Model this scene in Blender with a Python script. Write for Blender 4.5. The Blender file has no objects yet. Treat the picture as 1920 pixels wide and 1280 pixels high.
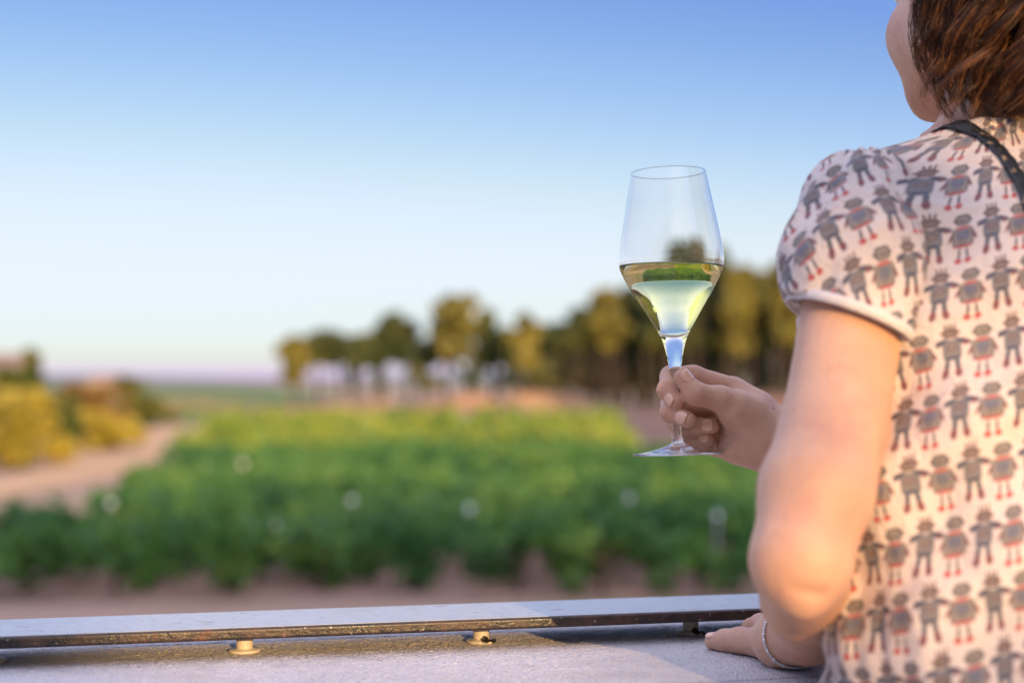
import bpy, math, random
import numpy as np
from mathutils import Vector, Matrix
random.seed(7); rng = np.random.default_rng(7)
C = bpy.context.scene.collection
R = math.radians
CZ = 3.6                      # camera height above the vineyard soil
FPX, PITCH = 2667.0, math.atan(75/2667.0)

def P(px, py, d):
    """world point at depth d (metres along +Y) on the sight line of a photo pixel"""
    x = (px-960)/FPX; y = (640-py)/FPX
    cy, sy = math.cos(PITCH), math.sin(PITCH)
    fy = cy - y*sy; fz = sy + y*cy
    s = d/fy
    return Vector((x*s, d, fz*s + CZ))
def G(px, py, z=0.0):
    """world point on the ground for a photo pixel below the horizon"""
    a = P(px, py, 1.0) - Vector((0, 0, CZ))
    s = (z-CZ)/a.z
    return Vector((a.x*s, a.y*s, z))

# ------------------------------------------------------------------ helpers
def tag(o, label=None, cat=None, group=None, kind=None):
    for k, v in (('label', label), ('category', cat), ('group', group), ('kind', kind)):
        if v: o[k] = v
    return o
def link(name, me, mat=None, parent=None, loc=None):
    o = bpy.data.objects.new(name, me); C.objects.link(o)
    if mat is not None and me is not None:
        for m in (mat if isinstance(mat, (list, tuple)) else [mat]): me.materials.append(m)
    if parent is not None: o.parent = parent
    if loc is not None: o.location = loc
    return o
def empty(name, loc=(0, 0, 0)):
    o = bpy.data.objects.new(name, None); C.objects.link(o); o.location = loc; o.empty_display_size = .1
    return o
def mesh_np(name, V, F, smooth=False, uv=None):
    """V (n,3); F list/array of tris or quads (m,k)"""
    V = np.asarray(V, dtype=np.float32); F = np.asarray(F, dtype=np.int32)
    me = bpy.data.meshes.new(name)
    k = F.shape[1]
    me.vertices.add(len(V)); me.vertices.foreach_set('co', V.ravel())
    me.loops.add(F.size); me.loops.foreach_set('vertex_index', F.ravel())
    me.polygons.add(len(F))
    me.polygons.foreach_set('loop_start', np.arange(0, F.size, k, dtype=np.int32))
    me.polygons.foreach_set('loop_total', np.full(len(F), k, dtype=np.int32))
    if smooth: me.polygons.foreach_set('use_smooth', np.ones(len(F), dtype=bool))
    if uv is not None:
        l = me.uv_layers.new(name='UVMap')
        l.data.foreach_set('uv', np.asarray(uv, dtype=np.float32)[F.ravel()].ravel())
    me.update(calc_edges=True); me.validate()
    return me
class MB:
    """collects shapes into one mesh (mixed polygons)"""
    def __init__(s): s.v = []; s.f = []; s.sm = []
    def add(s, vs, fs, smooth=False):
        b = len(s.v); s.v += [tuple(v) for v in vs]; s.f += [tuple(b+i for i in f) for f in fs]; s.sm += [smooth]*len(fs)
        return s
    def box(s, c, h, M=None):
        M = M or Matrix.Identity(4)
        vs = [M @ Vector((c[0]+i*h[0], c[1]+j*h[1], c[2]+k*h[2])) for k in (-1, 1) for j in (-1, 1) for i in (-1, 1)]
        return s.add(vs, [(0,2,3,1), (4,5,7,6), (0,1,5,4), (2,6,7,3), (0,4,6,2), (1,3,7,5)])
    def tube(s, pts, rad, n=10, caps=True, smooth=True):
        pts = [Vector(p) for p in pts]
        if not hasattr(rad, '__len__'): rad = [rad]*len(pts)
        vs = []; fs = []
        ref = Vector((0, 0, 1))
        t0 = (pts[1]-pts[0]).normalized()
        if abs(t0.dot(ref)) > .9: ref = Vector((1, 0, 0))
        u = t0.cross(ref).normalized()
        for i, p in enumerate(pts):
            t = (pts[min(i+1, len(pts)-1)]-pts[max(i-1, 0)]).normalized()
            u = (u - t*u.dot(t)).normalized(); w = t.cross(u)
            for k in range(n):
                a = 2*math.pi*k/n
                vs.append(p + (u*math.cos(a)+w*math.sin(a))*rad[i])
        for i in range(len(pts)-1):
            for k in range(n):
                fs.append((i*n+k, i*n+(k+1)%n, (i+1)*n+(k+1)%n, (i+1)*n+k))
        if caps:
            fs.append(tuple(range(n-1, -1, -1))); fs.append(tuple((len(pts)-1)*n+k for k in range(n)))
        return s.add(vs, fs, smooth)
    def lathe(s, prof, c=(0,0,0), n=48, smooth=True, closed=False):
        vs = []; fs = []; m = len(prof)
        for r, z in prof:
            for k in range(n):
                a = 2*math.pi*k/n; vs.append((c[0]+r*math.cos(a), c[1]+r*math.sin(a), c[2]+z))
        for i in range(m-1):
            for k in range(n): fs.append((i*n+k, i*n+(k+1)%n, (i+1)*n+(k+1)%n, (i+1)*n+k))
        return s.add(vs, fs, smooth)
    def mesh(s, name):
        me = bpy.data.meshes.new(name); me.from_pydata(s.v, [], s.f)
        me.polygons.foreach_set('use_smooth', s.sm); me.update(); me.validate(); return me
    def build(s, name, mat, parent=None, loc=None): return link(name, s.mesh(name), mat, parent, loc)
def bevel(o, w, seg=2):
    m = o.modifiers.new('bevel', 'BEVEL'); m.width = w; m.segments = seg; m.limit_method = 'ANGLE'

# ------------------------------------------------------------------ materials
class NT:
    def __init__(s, name):
        s.m = bpy.data.materials.new(name); s.m.use_nodes = True
        s.t = s.m.node_tree; s.b = s.t.nodes['Principled BSDF']; s.out = s.t.nodes['Material Output']
    def n(s, typ, ins=None, **kw):
        nd = s.t.nodes.new(typ)
        for k, v in kw.items(): setattr(nd, k, v)
        for k, v in (ins or {}).items(): s.set(nd.inputs[k], v)
        return nd
    def set(s, inp, v):
        if isinstance(v, bpy.types.NodeSocket): s.t.links.new(v, inp)
        else: inp.default_value = v
    def P(s, **kw):
        names = dict(base='Base Color', rough='Roughness', metal='Metallic', sss='Subsurface Weight', spec='Specular IOR Level',
                     normal='Normal', coat='Coat Weight', sheen='Sheen Weight', alpha='Alpha', trans='Transmission Weight', ior='IOR')
        for k, v in kw.items(): s.set(s.b.inputs[names[k]], v)
        return s
    def coord(s, out='Object'): return s.n('ShaderNodeTexCoord').outputs[out]
    def noise(s, scale, detail=4, rough=.55, vec=None, dist=0.0):
        d = {'Scale': scale, 'Detail': detail, 'Roughness': rough, 'Distortion': dist}
        nd = s.n('ShaderNodeTexNoise', d)
        s.t.links.new(vec if vec is not None else s.coord(), nd.inputs['Vector']); return nd.outputs['Fac']
    def ramp(s, fac, stops, interp='LINEAR'):
        nd = s.n('ShaderNodeValToRGB'); nd.color_ramp.interpolation = interp
        e = nd.color_ramp.elements
        while len(e) < len(stops): e.new(.5)
        for el, (p, c) in zip(e, stops): el.position = p; el.color = (*c, 1) if len(c) == 3 else c
        s.t.links.new(fac, nd.inputs['Fac']); return nd.outputs['Color']
    def mix(s, fac, a, b, blend='MIX'):
        nd = s.n('ShaderNodeMix', data_type='RGBA', blend_type=blend)
        s.set(nd.inputs['Factor'], fac)
        for i, v in (('A', a), ('B', b)):
            sk = [x for x in nd.inputs if x.name == i and x.type == 'RGBA'][0]
            s.set(sk, (*v, 1) if isinstance(v, tuple) and len(v) == 3 else v)
        return [x for x in nd.outputs if x.type == 'RGBA'][0]
    def math(s, op, a, b=None, c=None):
        nd = s.n('ShaderNodeMath', operation=op); s.set(nd.inputs[0], a)
        if b is not None: s.set(nd.inputs[1], b)
        if c is not None: s.set(nd.inputs[2], c)
        return nd.outputs[0]
    def mapr(s, v, a, b, c=0.0, d=1.0):
        return s.n('ShaderNodeMapRange', {'Value': v, 'From Min': a, 'From Max': b, 'To Min': c, 'To Max': d}).outputs[0]
    def bump(s, h, dist, strength=1.0, normal=None):
        nd = s.n('ShaderNodeBump', {'Height': h, 'Distance': dist, 'Strength': strength})
        if normal is not None: s.set(nd.inputs['Normal'], normal)
        return nd.outputs['Normal']
def col3(c): return (*c, 1)

def m_leaf(name, c1, c2, c3, scale, trans=.35):
    n = NT(name)
    pos = n.n('ShaderNodeNewGeometry').outputs['Position']
    rnd = n.n('ShaderNodeNewGeometry').outputs['Random Per Island']
    big = n.noise(scale, 3, vec=pos)
    f = n.math('ADD', n.math('MULTIPLY', rnd, .42), n.math('MULTIPLY', n.mapr(big, .32, .68), .60))
    c = n.ramp(f, [(.25, c1), (.5, c2), (.8, c3)])
    n.P(base=c, rough=.5, spec=.35)
    tr = n.n('ShaderNodeBsdfTranslucent', {'Color': n.mix(.5, c, col3(c3))})
    ms = n.n('ShaderNodeMixShader', {'Fac': trans})
    n.t.links.new(n.b.outputs[0], ms.inputs[1]); n.t.links.new(tr.outputs[0], ms.inputs[2])
    n.t.links.new(ms.outputs[0], n.out.inputs['Surface'])
    return n.m
def m_bark(name, a, b, scale=6):
    n = NT(name); f = n.noise(scale, 6, .7)
    n.P(base=n.ramp(f, [(.3, a), (.7, b)]), rough=.9, normal=n.bump(f, .02)); return n.m
def m_plain(name, a, b, scale, rough=.8, bd=.0):
    n = NT(name); f = n.noise(scale, 5, .6)
    n.P(base=n.ramp(f, [(.3, a), (.7, b)]), rough=rough)
    if bd: n.P(normal=n.bump(f, bd))
    return n.m

M = {}
M['vine'] = m_leaf('vine_leaf_shaded', (.035, .125, .04), (.085, .23, .055), (.20, .34, .07), .35)  # near leaves kept darker and cooler, shade put into their colour
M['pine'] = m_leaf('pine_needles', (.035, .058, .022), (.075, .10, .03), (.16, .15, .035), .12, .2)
M['pine_sunlit'] = m_leaf('pine_needles_sunlit', (.11, .11, .03), (.22, .20, .045), (.36, .30, .06), .15, .25)  # sunlit copy of the needles, the low sun's gold put into the colour
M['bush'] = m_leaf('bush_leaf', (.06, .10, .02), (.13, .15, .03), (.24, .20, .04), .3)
M['bush_sunlit'] = m_leaf('sunlit_bush_leaf', (.22, .19, .03), (.44, .35, .045), (.66, .54, .09), .25)  # bush leaf with yellow sunlight put into its colour
M['shade'] = m_leaf('shade_caster_leaf', (.06, .09, .03), (.10, .14, .04), (.15, .18, .06), .3, .12)  # leaves of the added sun-blocking trees behind the terrace
M['bark'] = m_bark('bark', (.05, .035, .028), (.16, .10, .075))
M['pinebark'] = m_bark('pine_bark', (.028, .022, .022), (.085, .055, .045), 2)
# ------------------------------------------------------------------ sky, sun, camera
SUN_AZ, SUN_EL = R(20), R(12)          # behind the camera, to its right
TOSUN = Vector((math.sin(SUN_AZ)*math.cos(SUN_EL), -math.cos(SUN_AZ)*math.cos(SUN_EL), math.sin(SUN_EL)))
w = bpy.data.worlds.new('World'); bpy.context.scene.world = w; w.use_nodes = True
sky = w.node_tree.nodes.new('ShaderNodeTexSky'); sky.sky_type = 'NISHITA'; sky.sun_disc = False
sky.sun_elevation = SUN_EL; sky.sun_rotation = math.atan2(TOSUN.x, TOSUN.y)
sky.altitude = 0; sky.air_density = 0.6; sky.dust_density = 1.0; sky.ozone_density = 1.0
bg = w.node_tree.nodes['Background']; bg.inputs['Strength'].default_value = .1
nt = w.node_tree; sp = nt.nodes.new('ShaderNodeSeparateColor'); cb = nt.nodes.new('ShaderNodeCombineColor')
nt.links.new(sky.outputs[0], sp.inputs[0])
def wm(op, a, b=None):
    m_ = nt.nodes.new('ShaderNodeMath'); m_.operation = op
    for i_, v_ in enumerate((a, b)):
        if v_ is None: continue
        if isinstance(v_, bpy.types.NodeSocket): nt.links.new(v_, m_.inputs[i_])
        else: m_.inputs[i_].default_value = v_
    return m_.outputs[0]
# the camera's white balance and shoulder, and an added veil of bright sky overhead, out of view, for more ambient light
tcw = nt.nodes.new('ShaderNodeTexCoord'); sx = nt.nodes.new('ShaderNodeSeparateXYZ'); nt.links.new(tcw.outputs['Generated'], sx.inputs[0])
cl = nt.nodes.new('ShaderNodeTexNoise'); cl.inputs['Scale'].default_value = 2.2; cl.inputs['Detail'].default_value = 5; nt.links.new(tcw.outputs['Generated'], cl.inputs['Vector'])
mr = nt.nodes.new('ShaderNodeMapRange'); mr.interpolation_type = 'SMOOTHSTEP'; nt.links.new(sx.outputs[2], mr.inputs['Value'])
mr.inputs['From Min'].default_value = .34; mr.inputs['From Max'].default_value = .72
zenith_fill = wm('MULTIPLY', mr.outputs[0], wm('ADD', cl.outputs['Fac'], .5))
for k, (g_, e_, c_, vk, pw_) in enumerate(((12.2, 2.2, .83, 1.02, 4.0), (4.85, 1.9, .94, .88, 4.0), (1.98, 1.09, .95, .86, 12.0))):
    S_ = wm('MULTIPLY', sky.outputs[0], .1) if 0 else wm('MULTIPLY', sp.outputs[k], .1)
    x_ = wm('MULTIPLY', wm('POWER', S_, e_), g_)
    y_ = wm('DIVIDE', x_, wm('POWER', wm('ADD', wm('POWER', wm('DIVIDE', x_, c_), pw_), 1.0), 1/pw_))
    y_ = wm('ADD', y_, wm('MINIMUM', wm('MULTIPLY', wm('MAXIMUM', wm('SUBTRACT', S_, .62), 0.0), 2.5), 3.0))
    y_ = wm('MAXIMUM', y_, (.20, .36, .80)[k])
    nt.links.new(wm('MULTIPLY', wm('ADD', y_, wm('MULTIPLY', zenith_fill, vk)), 8.7), cb.inputs[k])
nt.links.new(cb.outputs[0], bg.inputs['Color'])
ld = bpy.data.lights.new('sun', 'SUN'); ld.energy = 4.8; ld.angle = R(.45); ld.color = (1, .63, .27)
lo = bpy.data.objects.new('sun', ld); C.objects.link(lo); lo.rotation_euler = TOSUN.to_track_quat('Z', 'Y').to_euler(); lo.location = (0, -6, 12)
cd = bpy.data.cameras.new('camera'); cam = bpy.data.objects.new('camera', cd); C.objects.link(cam)
cd.lens = 50; cd.sensor_width = 36; cd.clip_start = .02; cd.clip_end = 20000
cam.location = (0, 0, CZ); cam.rotation_euler = (math.pi/2 + PITCH, 0, 0)
cd.dof.use_dof = True; cd.dof.focus_distance = 1.125; cd.dof.aperture_fstop = 3.1
sc = bpy.context.scene; sc.camera = cam
sc.view_settings.view_transform = 'Standard'; sc.view_settings.look = 'None'; sc.view_settings.exposure = 0.2
sc.view_settings.gamma = 1
sc.render.engine = 'CYCLES'
sc.cycles.max_bounces = 14; sc.cycles.transmission_bounces = 14; sc.cycles.glossy_bounces = 6; sc.cycles.diffuse_bounces = 3
sc.cycles.transparent_max_bounces = 8; sc.cycles.use_denoising = True; sc.cycles.caustics_refractive = True
sc.cycles.sample_clamp_indirect = 6

# ------------------------------------------------------------------ land
def sheet(name, pts, mat, z=0.0, sub=None):
    me = bpy.data.meshes.new(name); me.from_pydata([(p[0], p[1], z) for p in pts], [], [tuple(range(len(pts)))]); me.update()
    if me.polygons[0].normal.z < 0: me.flip_normals()
    o = link(name, me, mat); return tag(o, kind='structure')
n = NT('ground_soil')
pos = n.coord()
f1 = n.noise(.03, 4, .6, pos); f2 = n.noise(1.2, 6, .65, pos); f3 = n.noise(14, 4, .6, pos)
grass = n.ramp(f2, [(.3, (.10, .12, .03)), (.7, (.26, .21, .06))])
soil = n.ramp(f3, [(.25, (.32, .195, .145)), (.75, (.46, .30, .225))])
n.P(base=n.mix(n.mapr(f1, .44, .58), soil, grass), rough=.95, normal=n.bump(f2, .05))
ground = sheet('ground', [(-9000, -400), (9000, -400), (9000, 12000), (-9000, 12000)], n.m)
M['soil'] = m_plain('vineyard_soil', (.34, .20, .145), (.47, .29, .22), 3, .95, .03)
M['road'] = m_plain('dirt_track', (.46, .27, .13), (.58, .37, .20), .6, .95, .02)
n = NT('red_bank_soil'); f = n.noise(.13, 3, .6, n.n('ShaderNodeNewGeometry').outputs['Position'])
n.P(base=n.ramp(f, [(.36, (.10, .07, .055)), (.50, (.19, .115, .075)), (.66, (.42, .24, .12))]), rough=.95); M['redsoil'] = n.m
M['drygrass'] = m_plain('dry_grass', (.16, .15, .035), (.40, .24, .08), .06, .95, .1)
M['greengrass'] = m_plain('green_field', (.06, .12, .02), (.15, .19, .035), .03, .95, .1)
def gp(lst): return [G(*p) for p in lst]
FIELD = gp([(-260, 1125), (2200, 1125)])+[G(*p, 1.25) for p in [(1900, 842), (1460, 838), (1172, 832), (1150, 768), (420, 768), (372, 800), (350, 845), (240, 895), (100, 925), (-60, 955), (-260, 1000)]]
sheet('vineyard_soil', FIELD, M['soil'], .02)
sheet('dirt_track', gp([(-260, 985), (-60, 945), (100, 917), (240, 889), (318, 852), (350, 800), (330, 793), (290, 800), (195, 838), (100, 868), (0, 898), (-260, 945)]), M['road'], .04)
M['darksoil'] = m_plain('shaded_brown_soil', (.11, .065, .05), (.22, .115, .08), .08, .95, .1)  # brown soil, darkened to stand in for shade on the middle ground
sheet('green_field', gp([(-400, 760), (330, 790), (520, 765), (640, 740), (500, 724), (-400, 722)]), M['greengrass'], .03)

# a low bank of red soil below the pines, and the far ridge
def terrain(name, x0, x1, y0, y1, hf, mat, nx=70, ny=14):
    xs = np.linspace(x0, x1, nx); ys = np.linspace(y0, y1, ny)
    V = [(x, y, hf((x-x0)/(x1-x0), (y-y0)/(y1-y0), x, y)) for y in ys for x in xs]
    F = [(j*nx+i, j*nx+i+1, (j+1)*nx+i+1, (j+1)*nx+i) for j in range(ny-1) for i in range(nx-1)]
    o = link(name, mesh_np(name, V, F, True), mat); return tag(o, kind='structure')
def rough(x, y): return math.sin(x*.9+1.3*math.sin(y*.7))*math.sin(y*1.1+x*.37)
def bankh(amp, ph):
    def f(u, v, x, y):
        return -.1+amp*math.sin(math.pi*v)**.7*(.6+.4*math.sin(x*.11+ph)+.3*math.sin(x*.31+1+ph))*min(1, 8*u)*min(1, 6*(1-u))+.12*rough(x*1.3, y*2)
    return f
terrain('red_soil_bank', -34, 16, 186, 193, bankh(2.3, 0), M['redsoil'], 140, 14)
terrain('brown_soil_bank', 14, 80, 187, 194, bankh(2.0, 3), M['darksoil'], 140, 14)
terrain('red_soil_bank', 30, 44, 150, 156, bankh(1.6, 1), M['redsoil'], 60, 12)
terrain('red_soil_bank', -36, 3, 176, 180, bankh(1.7, 2), M['redsoil'], 120, 12)
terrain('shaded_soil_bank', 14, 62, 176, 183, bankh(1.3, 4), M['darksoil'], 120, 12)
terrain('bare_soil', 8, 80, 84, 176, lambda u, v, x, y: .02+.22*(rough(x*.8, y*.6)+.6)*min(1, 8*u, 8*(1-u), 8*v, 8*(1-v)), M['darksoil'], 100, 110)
terrain('meadow', -75, -30, 118, 176, lambda u, v, x, y: .02+.35*(rough(x, y)+.6)*min(1, 8*u, 8*(1-u), 8*v, 8*(1-v)), M['greengrass'], 120, 110)
terrain('dry_meadow', -34, 8, 181, 186, lambda u, v, x, y: .03+.5*(rough(x*1.3, y)+.7)*min(1, 8*u, 8*(1-u), 8*v, 8*(1-v)), M['drygrass'], 120, 20)
terrain('dry_meadow', -120, -34, 178, 215, lambda u, v, x, y: .03+.6*(rough(x, y)+.7)*min(1, 8*u, 8*(1-u), 8*v, 8*(1-v)), M['drygrass'], 140, 60)
M['ridge'] = m_plain('hazy_ridge_woods', (.10, .15, .14), (.16, .21, .19), .004, 1)  # woods paled towards blue-green, distance haze put into the colour
terrain('far_ridge', -2600, 1500, 3200, 3900, lambda u, v, x, y: -1 + math.sin(math.pi*v)*(22+9*math.sin(x*.0021)+5*math.sin(x*.0063+2))*min(1, 4*u)*min(1, 4*(1-u)), M['ridge'], 120, 8)

# ------------------------------------------------------------------ vines
def leaf_cloud(npts, centre_fn, size, flat=.35, aspect=1.0):
    """npts leaf quads (folded slightly); centre_fn(k)->(n,3) centres"""
    c = centre_fn(npts)
    nrm = rng.normal(size=(npts, 3)); nrm[:, 2] = nrm[:, 2]*(1-flat)+flat*1.5; nrm /= np.linalg.norm(nrm, axis=1)[:, None]
    a = rng.normal(size=(npts, 3)); u = np.cross(nrm, a); u /= np.linalg.norm(u, axis=1)[:, None]; v = np.cross(nrm, u)
    s = size*(.6+.8*rng.random(npts))[:, None]*.5
    V = np.stack([c-u*s-v*s*aspect*.6, c+u*s-v*s*aspect, c+u*s*.8+v*s*aspect, c-u*s+v*s*aspect*.8], 1).reshape(-1, 3)
    F = np.arange(npts*4).reshape(-1, 4)
    return V, F
def vine_centres(seed):
    r2 = np.random.default_rng(seed)
    lob = r2.normal(size=(9, 3))*[.40, .40, .26]+[0, 0, .64]
    lob[:, 2] = np.clip(lob[:, 2], .26, 1.12)
    rr = .24+.16*r2.random(9)
    def f(k):
        i = r2.integers(0, 9, k); d = r2.normal(size=(k, 3)); d /= np.linalg.norm(d, axis=1)[:, None]
        return lob[i]+d*(rr[i]*(.55+.5*r2.random(k)))[:, None]
    return f
def vine_trunk():
    b = MB(); b.tube([(0, 0, 0), (.03, .01, .18), (-.02, .03, .36), (.01, 0, .5)], [.055, .045, .05, .04], 7)
    for k in range(4):
        a = k*1.6+.4; b.tube([(0, 0, .45), (.16*math.cos(a), .16*math.sin(a), .6), (.3*math.cos(a), .3*math.sin(a), .85)], [.03, .018, .008], 5)
    return b.mesh('trunk')
vt = vine_trunk(); vt.materials.append(M['bark'])
vfol = []
for k in range(6):
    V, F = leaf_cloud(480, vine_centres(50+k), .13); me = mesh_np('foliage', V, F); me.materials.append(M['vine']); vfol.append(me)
def inpoly(x, y, poly):
    c = False; n_ = len(poly)
    for i in range(n_):
        x1, y1 = poly[i][0], poly[i][1]; x2, y2 = poly[i-1][0], poly[i-1][1]
        if (y1 > y) != (y2 > y) and x < (x2-x1)*(y-y1)/(y2-y1)+x1: c = not c
    return c
spots = []
y = 24.4
while y < 176:
    xr = -0.40*y-2; st = 1.65 if y < 62 else 2.45; x = math.floor(xr/st)*st
    while x < .42*y+2:
        xx = x+random.uniform(-.15, .15); yy = y+random.uniform(-.2, .2)
        if inpoly(xx, yy, FIELD) and abs(xx) < .385*yy+1 and random.random() > .03: spots.append((xx, yy))
        x += st
    y += 1.45
spots.sort(key=lambda s: s[1])
proto = None
def near_vine(i, x, y):
    r_ = empty('grapevine', (x, y, .02)); r_.rotation_euler.z = random.uniform(0, 6.28); s_ = random.uniform(1.0, 1.2); r_.scale = (s_, s_, s_*random.uniform(.88, 1.0))
    link('trunk', vt, None, r_); link('foliage', random.choice(vfol), None, r_)
    lab = ('low bushy grapevine in the front row beside the bare soil strip' if y < 25.2 else 'green grapevine standing behind the front row of the shaded near field')
    tag(r_, lab, 'grapevine', 'front row of grapevines' if y < 25.2 else 'grapevines of the shaded near field')
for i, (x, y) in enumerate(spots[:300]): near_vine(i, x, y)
M['vine_sunlit'] = m_leaf('vine_leaf_sunlit', (.11, .20, .03), (.23, .34, .045), (.44, .46, .065), .09, .4)  # far leaves brighter and yellower: sunlight put into the colour
VV = []; nrem = len(spots)-300
base = [leaf_cloud(46, vine_centres(90+k), .30)[0] for k in range(8)]
for (x, y) in spots[300:]:
    b0 = base[random.randrange(8)]; a = random.uniform(0, 6.28); ca, sa = math.cos(a), math.sin(a); s_ = random.uniform(.9, 1.25)
    VV.append(np.stack([(b0[:, 0]*ca-b0[:, 1]*sa)*s_+x, (b0[:, 0]*sa+b0[:, 1]*ca)*s_+y, b0[:, 2]*s_+.02], 1))
VV = np.concatenate(VV)
tag(link('vineyard_rows', mesh_np('vineyard_rows', VV, np.arange(len(VV)).reshape(-1, 4)), M['vine_sunlit']),
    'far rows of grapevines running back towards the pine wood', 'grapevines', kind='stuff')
print('vines', len(spots))

# added stakes whose white caps stand in for scattered glints
M['stake'] = m_plain('glint_stake_metal', (.45, .46, .48), (.6, .6, .62), 30, .35); 
n = NT('glint_cap'); n.P(base=(.9, .9, .9, 1), rough=.2, metal=.0); M['cap'] = n.m
def stake(px, py, d, label):
    d = max(25.3, (CZ-1.27)/((py-715)/FPX)); p = P(px, py, d); r_ = empty('glint_stake', (p.x, p.y, .02))
    b = MB(); b.tube([(0, 0, 0), (0, 0, p.z-.02)], .018, 8); b.build('post', M['stake'], r_)
    b = MB(); b.lathe([(.0005, .08), (.04, .07), (.055, .04), (.058, .0), (.054, -.06), (.0005, -.07)], (0, 0, p.z-.02), 14); b.build('cap', M['cap'], r_)
    tag(r_, label, 'stake')
for a in [(385, 870, 56, 'added bright glint stake, leftmost of the three glints beside the dirt track bend'),
          (455, 870, 56, 'added bright glint stake, middle one of the three glints near the dirt track'),
          (515, 885, 50, 'added bright glint stake, rightmost of the three glints near the dirt track'),
          (515, 985, 36, 'added pale glint stake alone in the shaded vines left of centre'),
          (660, 940, 41, 'added dim glint stake in the shaded vines below the sunlit rows'),
          (880, 955, 39, 'added pale glint stake in mid field, upper of a close pair'),
          (905, 980, 36, 'added pale glint stake in mid field, lower of a close pair'),
          (1180, 935, 41, 'added pale glint stake below the foot of the wine glass'),
          (1138, 965, 38, 'added pale glint stake lower left of the wine glass foot'),
          (1345, 968, 37, 'added pale glint stake just left of the elbow in the shaded vines'),
          (208, 945, 41, 'added faint glint stake at the left end of the shaded vines')]: stake(*a)

# ------------------------------------------------------------------ trees
def crown_centres(lobes):
    L = np.array([l[:3] for l in lobes]); rr = np.array([l[3:6] for l in lobes])
    w_ = (rr.prod(1))**(2/3); w_ = w_/w_.sum()
    def f(k):
        i = rng.choice(len(L), k, p=w_); d = rng.normal(size=(k, 3)); d /= np.linalg.norm(d, axis=1)[:, None]
        return L[i]+d*rr[i]*(.5+.55*rng.random(k))[:, None]
    return f
def pine(pxc, pytop, pybot, pxw, d, label, gold=False, leaves=750, trunks=1, shape='round', name='pine_tree', group=None, leaf=.55, mat=None, base=0.0, pybase=None):
    """crown spans pytop..pybot, pxw wide at distance d"""
    t = P(pxc, pytop, d); bt = P(pxc, pybot, d); W = pxw/FPX*d/2*(1.32 if name == 'pine_tree' and pxc < 1000 else 1.18 if name == 'pine_tree' else 1)
    if name == 'pine_tree': leaves = int(leaves*1.5); leaf = leaf*1.45
    r_ = empty(name, (t.x, d, base))
    zt, zb = t.z-base, max(.4 if name == 'pine_tree' else .05, bt.z-base); H = zt-zb; zc = (zt+zb)/2
    lobes = []
    nl = 11 if name == 'pine_tree' else 20
    for k in range(nl):
        v = random.random(); a = random.uniform(0, 6.28)
        if shape == 'cone': wr = (1-v)*.85+.12
        elif shape == 'umbrella': wr = .9 if v < .6 else .65
        else: wr = math.sqrt(max(.1, 1-(2*v-1)**2))*.8
        rad = random.uniform(.25, .8 if name == 'pine_tree' else 1.05)*(wr if name == 'pine_tree' else (wr+.35))*W
        lr = W*(random.uniform(.25, .42) if name == 'pine_tree' else random.uniform(.14, .36))
        z = zb+H*v; z = min(max(z, zb+lr*.6), zt-lr*.55)
        lobes.append((math.cos(a)*rad, math.sin(a)*rad, z, lr, lr, min(lr*.75, H*.4)))
    lobes.append((0, 0, zc, W*.5, W*.5, H*.4)); lobes.append((random.uniform(-.2, .2)*W, 0, zt-H*.2, W*.35, W*.35, H*.2))
    V, F = leaf_cloud(leaves, crown_centres(lobes), leaf)
    link('crown', mesh_np('crown', V, F), mat or (M['pine_sunlit'] if gold else M['pine']), r_)
    b = MB()
    for k in range(trunks):
        ox = (k-(trunks-1)/2)*W*.7/max(1, trunks-1) if trunks > 1 else 0
        tr = .012*zt+.10
        top = zb+H*.45
        b.tube([(ox*.8, 0, -.3), (ox*.9+random.uniform(-.15, .15), 0, top*.35), (ox+random.uniform(-.3, .3), 0, top*.7), (ox*.9, 0, top)], [tr*1.2, tr, tr*.8, tr*.4], 8)
        for q in range(3):
            a = random.uniform(0, 6.28); b.tube([(ox*.95, 0, zb+H*.1*q), (ox+math.cos(a)*W*.5, math.sin(a)*W*.5, zb+H*(.25+.15*q))], [tr*.45, tr*.15], 5)
    b.build('trunk', M['pinebark'], r_)
    tag(r_, label, 'tree', group)
    return r_
def under(px, yt, yb, w_, d, label, mat='pine'): pine(px, yt, yb, w_, d, label, False, 260, 1, 'round', 'shrub', leaf=.55, mat=M[mat], group='shrubs below the pine row')
under(662, 680, 726, 20, 201, 'narrow dark shrub round the trunks of the yellowish low pine')
under(709, 684, 726, 12, 203, 'thin dark shrub under the left side of the pointed pine')
under(792, 690, 730, 58, 199, 'low green shrub under the right side of the pointed pine', 'bush')
under(886, 672, 730, 44, 195, 'dark shrub round the trunks of the tall gold-lit pine')
under(962, 676, 730, 60, 200, 'dark shrub below the small golden crown')
under(1020, 672, 732, 70, 203, 'dark shrub where the tall wood begins')
G1 = 'pines along the edge of the wood'
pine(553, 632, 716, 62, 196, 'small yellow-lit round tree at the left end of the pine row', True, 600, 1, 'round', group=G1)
pine(618, 622, 684, 95, 205, 'dark umbrella pine second from the left end, over bright gaps', False, 700, 2, 'umbrella', group=G1)
pine(672, 632, 688, 70, 200, 'yellowish green low pine third from the left end of the row', False, 600, 1, 'round', group=G1)
pine(742, 590, 684, 112, 205, 'dark pointed pine, a broad cone left of the tallest middle pine', False, 950, 2, 'cone', group=G1)
pine(795, 640, 686, 60, 206, 'low dark pine crown filling between cone and tall middle pine', False, 400, 1, 'umbrella', group=G1)
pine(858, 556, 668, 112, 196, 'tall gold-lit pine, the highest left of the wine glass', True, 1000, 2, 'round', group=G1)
pine(912, 582, 690, 66, 202, 'dark green pine touching the right side of the tall gold-lit pine', False, 600, 2, 'round', group=G1)
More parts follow.
